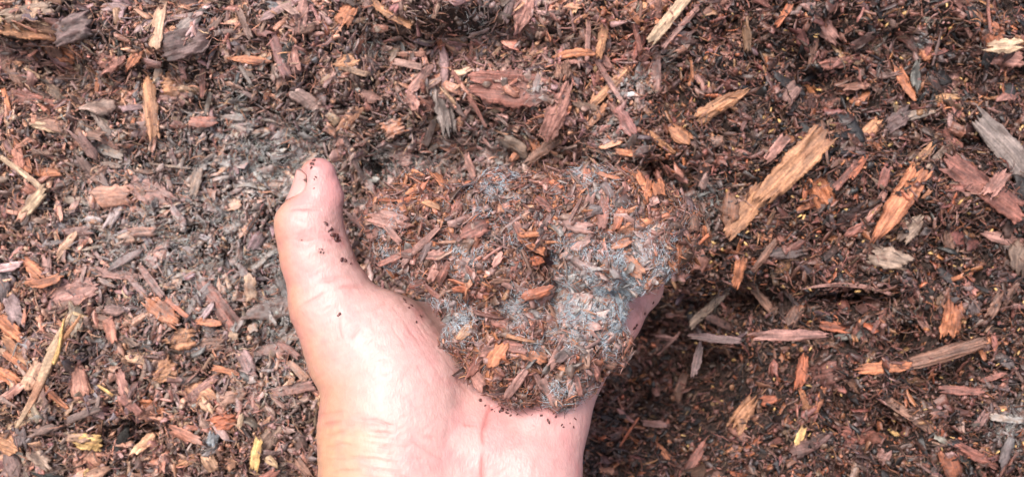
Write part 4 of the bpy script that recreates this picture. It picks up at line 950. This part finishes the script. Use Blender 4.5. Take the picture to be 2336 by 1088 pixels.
link("core", mesh_from("core", (cv_-CO)*.001, cq.ravel(), np.arange(0, cq.size, 4), None, smooth=True), M_soil, parent=root)
CM = [(1370, 690, 80, 1.5), (1400, 640, 60, 1.1), (1470, 560, 50, .5), (1360, 410, 35, .5), (1350, 730, 50, 1.0), (1440, 590, 60, .6), (1345, 405, 30, .6), (1400, 480, 40, .25), (1140, 440, 35, .5), (1190, 700, 35, .7), (1040, 735, 32, .9), (1060, 590, 40, .4), (890, 575, 22, .5), (920, 630, 40, .4),
      (1400, 730, 50, .9), (1340, 760, 40, .6), (1220, 800, 30, .4), (1300, 900, 50, .4), (1500, 640, 40, .7), (1150, 550, 40, .4), (1020, 690, 28, .4), (1480, 560, 40, .5), (990, 780, 20, .8), (1310, 560, 50, .45), (890, 505, 25, .5), (1420, 680, 60, .8), (1100, 470, 50, .2)]
def cmould(px, py):
    r = 0*px
    for a, b_, rr, s in CM: r = np.maximum(r, s*np.exp(-((px-a)**2+(py-b_)**2)/(2*(rr*.8)**2)))
    return r
def topx(p): s = (D-p[..., 2])*KW/PW; return p[..., 0]/s+PW/2, PH/2-p[..., 1]/s
def cm_uv(a, b_):
    s = (D-115)*KW/PW; return cmould(a/s+PW/2, PH/2-b_/s)
# sample points over the clump
tri = np.concatenate([cq[:, [0, 1, 2]], cq[:, [0, 2, 3]]])
A, B_, C_ = cv_[tri[:, 0]], cv_[tri[:, 1]], cv_[tri[:, 2]]; nn_ = np.cross(B_-A, C_-A); ar = np.linalg.norm(nn_, axis=1)
def clump_pts(n, front_bias=.4):
    w = ar*(front_bias+np.clip(nn_[:, 2]/np.maximum(ar, 1e-9)*(1)+.3, 0, 1)); w = w/w.sum()
    k = rng.choice(len(tri), n, p=w); r1, r2 = np.sqrt(rng.random(n)), rng.random(n)
    p = A[k]*(1-r1)[:, None]+B_[k]*(r1*(1-r2))[:, None]+C_[k]*(r1*r2)[:, None]
    return p
def clump_n(p):
    g_ = sdf_grad(lambda q_: clump_f(q_, False), p, 1.0); return g_/np.maximum(np.linalg.norm(g_, axis=-1, keepdims=True), 1e-6)
def clump_cols(n):
    base = np.array([PAL[k] for k in ('redbrown', 'brown', 'pinkbrown', 'orange', 'darkbrown', 'purple', 'tan', 'grey', 'rust')])
    k = rng.choice(9, n, p=[.27, .17, .22, .12, .06, .05, .03, .03, .05]); return np.clip(base[k]*rng.lognormal(-.05, .3, n)[:, None]*np.array([.90, .97, 1.0]), .01, .8)
def clump_stuff(name, n, Lr, asp, th, lift, tilt, grid=None):
    p0 = clump_pts(n); nr = clump_n(p0)
    L = np.exp(rng.uniform(math.log(Lr[0]), math.log(Lr[1]), n)); W = np.maximum(L/rng.uniform(*asp, n), .5); T = W*rng.uniform(*th, n)
    if grid: ve, uv, F, rd = chip_batch(n, L, W, T, grid[0], grid[1], rng.normal(0, .05, n), rng.normal(0, .2, n), rng.normal(0, .04, n), rng.uniform(-.25, .45, n), rng.uniform(-.25, .45, n), rng.uniform(.4, .95, n), 55)
    else: ve, uv, F = crumb_batch(n, L, W, T); rd = np.zeros(ve.shape[:2])
    p = put(ve, frames(nr, rng.uniform(0, 6.28, n), rng.normal(0, tilt, n), rng.normal(0, tilt, n)), p0+nr*rng.uniform(*lift, n)[:, None]); K = ve.shape[1]
    pf = p.reshape(-1, 3); X, Y = topx(pf); mo = np.clip(cmould(X, Y)*np.repeat(rng.uniform(.4, 1.1, n), K), 0, .75)
    col = np.clip(np.repeat(clump_cols(n)[:, None], K, 1)*(1+.35*rd[..., None]), .004, .8).reshape(-1, 3)
    lo, st, _ = polys(F, K, n)
    link(name, mesh_from(name, (pf-CO)*.001, lo, st, None, col, uv.reshape(-1, 2), mo, smooth=False), M_litter, parent=root, kind="stuff")
clump_stuff("bark_crumbs", 14000, (1.0, 3.6), (1, 3), (.2, .6), (-.8, 1.8), .65)
clump_stuff("bark_flakes", 2900, (3.0, 9), (1.5, 5), (.1, .25), (-.4, 2.0), .5, grid=(6, 3))
def clump_fibres(name, n, Lr, rad, curl, lift, colf, mat, mouldy=False, tilt=.4):
    p0 = clump_pts(n*4 if mouldy else n)
    if mouldy:
        X, Y = topx(p0); k = rng.random(len(p0)) < np.clip(cmould(X, Y)*1.25-.05, 0.02, 1)*sstep(-.3, .3, fbm(p0/4.5, 2, 46)); p0 = p0[k][:n]
    n = len(p0); nr = clump_n(p0); fl = 5*fbm(p0/9, 2, 47)
    ve, F = fibre_batch(n, np.exp(rng.uniform(math.log(Lr[0]), math.log(Lr[1]), n)), rng.uniform(*rad, n), curl)
    p = put(ve, frames(nr, fl+rng.normal(0, .7, n), rng.normal(0, tilt, n), rng.normal(0, tilt, n)), p0+nr*rng.uniform(*lift, n)[:, None]); K = ve.shape[1]
    col = np.repeat(colf(n)[:, None], K, 1).reshape(-1, 3); lo, st, _ = polys(F, K, n)
    link(name, mesh_from(name, (p.reshape(-1, 3)-CO)*.001, lo, st, None, col), mat, parent=root, kind="stuff")
clump_stuff("ragged_shreds", 420, (5, 11), (4, 9), (.3, .6), (-.5, 2.4), .6, grid=(6, 3))
clump_fibres("bark_fibres", 7000, (2.5, 9), (.08, .24), .3, (0, 2.6), clump_cols, M_fibre)
clump_fibres("mould_threads", 24000, (1.6, 6.5), (.03, .065), .3, (.8, 3.0), lambda n: np.array([.58, .67, .73])[None]*rng.uniform(.6, 1.2, n)[:, None], M_hair, True, .3)
# the chips one can tell apart in the handful
CC = [(1450, 516, 84, 46, 12, 'orange'), (1439, 603, 74, 40, -40, 'orange'), (966, 564, 128, 17, 40, 'pinkbrown'), (906, 583, 88, 16, 26, 'redbrown'), (858, 578, 44, 40, 20, 'redbrown'), (918, 477, 38, 15, -65, 'orange'),
 (946, 437, 42, 20, 45, 'orange'), (895, 503, 90, 44, -12, 'pink'), (1086, 533, 58, 44, 30, 'redbrown'), (1013, 617, 66, 20, 66, 'redbrown'), (996, 612, 54, 24, 60, 'pink'), (1041, 555, 84, 8, -4, 'brown'),
 (1193, 533, 84, 15, 12, 'orange'), (1305, 493, 94, 10, 60, 'pinkbrown'), (1341, 471, 46, 26, 75, 'pinkbrown'), (1378, 488, 72, 28, 85, 'redbrown'), (1357, 500, 60, 10, 80, 'orange'), (1389, 412, 58, 14, -35, 'orange'),
 (1473, 443, 58, 18, 80, 'orange'), (1523, 600, 38, 18, -30, 'orange'), (1131, 594, 36, 17, 55, 'pink'), (1106, 667, 19, 17, 70, 'orange'), (1203, 611, 78, 8, -65, 'brown'), (1170, 600, 44, 14, 60, 'redbrown'),
 (1288, 684, 62, 36, 32, 'brown'), (1226, 676, 66, 50, 10, 'pinkbrown'), (1069, 751, 48, 24, 45, 'tan'), (1142, 735, 54, 26, -20, 'redbrown'), (1136, 813, 58, 36, 60, 'orange'), (1058, 819, 42, 20, 65, 'rust'),
 (1209, 813, 70, 32, -15, 'orange'), (1092, 850, 74, 46, -50, 'pink'), (1120, 893, 76, 26, -25, 'orange'), (1176, 869, 80, 22, 55, 'pinkbrown'), (1215, 855, 62, 14, -60, 'pinkbrown'), (1254, 890, 72, 18, -65, 'pinkbrown'),
 (1293, 925, 62, 19, -88, 'tan'), (1277, 802, 78, 26, 60, 'pinkbrown'), (1327, 830, 62, 11, -50, 'pinkbrown'), (1439, 796, 52, 22, 70, 'orange'), (1546, 520, 62, 14, -40, 'pinkbrown'), (1290, 838, 34, 14, -30, 'orange'),
 (1410, 560, 50, 20, 20, 'orange'), (1480, 640, 40, 18, 60, 'orange'), (1150, 480, 44, 20, 20, 'pink'), (1240, 470, 50, 22, -40, 'redbrown'), (1040, 480, 40, 26, 50, 'redbrown'), (985, 470, 44, 16, -20, 'tan'),
 (1220, 560, 50, 18, -30, 'orange'), (1080, 620, 46, 16, -50, 'redbrown'), (1150, 640, 50, 14, -40, 'pinkbrown'), (960, 640, 46, 18, 30, 'redbrown'), (1020, 660, 50, 12, 50, 'brown'), (1330, 560, 44, 20, 30, 'pinkbrown'),
 (1100, 700, 40, 14, 20, 'brown'), (1190, 770, 70, 10, -12, 'tan'), (1340, 790, 60, 12, 30, 'pinkbrown'), (1380, 840, 46, 14, 60, 'brown'), (1360, 900, 62, 12, -62, 'pinkbrown'), (1310, 870, 60, 16, -70, 'redbrown')]
for k in range(38):
    q_ = clump_pts(1, .05)[0]; X, Y = topx(q_)
    CC.append((float(X), float(Y), random.uniform(34, 68), random.uniform(14, 34), random.uniform(0, 180), random.choice(['redbrown', 'orange', 'pinkbrown', 'brown', 'pink', 'rust', 'purple'])))
for k, (X, Y, L_, W2, an, cl) in enumerate(CC):
    q_ = march(lambda z: clump_f(z), X, Y)
    if q_ is None: continue
    g0 = clump_n(q_[None])[0]; g0 = g0*.6+np.array([0, 0, .4]); g0 /= np.linalg.norm(g0)
    chip_object(q_+g0*random.uniform(1.6, 3.0), g0, mm(L_, 118), mm(W2, 118), an, cl, 'bark_chip', dict(thick=.2, tilt=(random.gauss(0, .25), random.gauss(0, .15))), 2000+k*2.7, nu=14, nv=6, parent=CL, mould_fn=cm_uv)
for o in bpy.data.objects:
    if o.type == 'EMPTY': o.empty_display_size = .01
print("objects", len(bpy.data.objects), "tris~", sum(len(m_.polygons) for m_ in bpy.data.meshes))
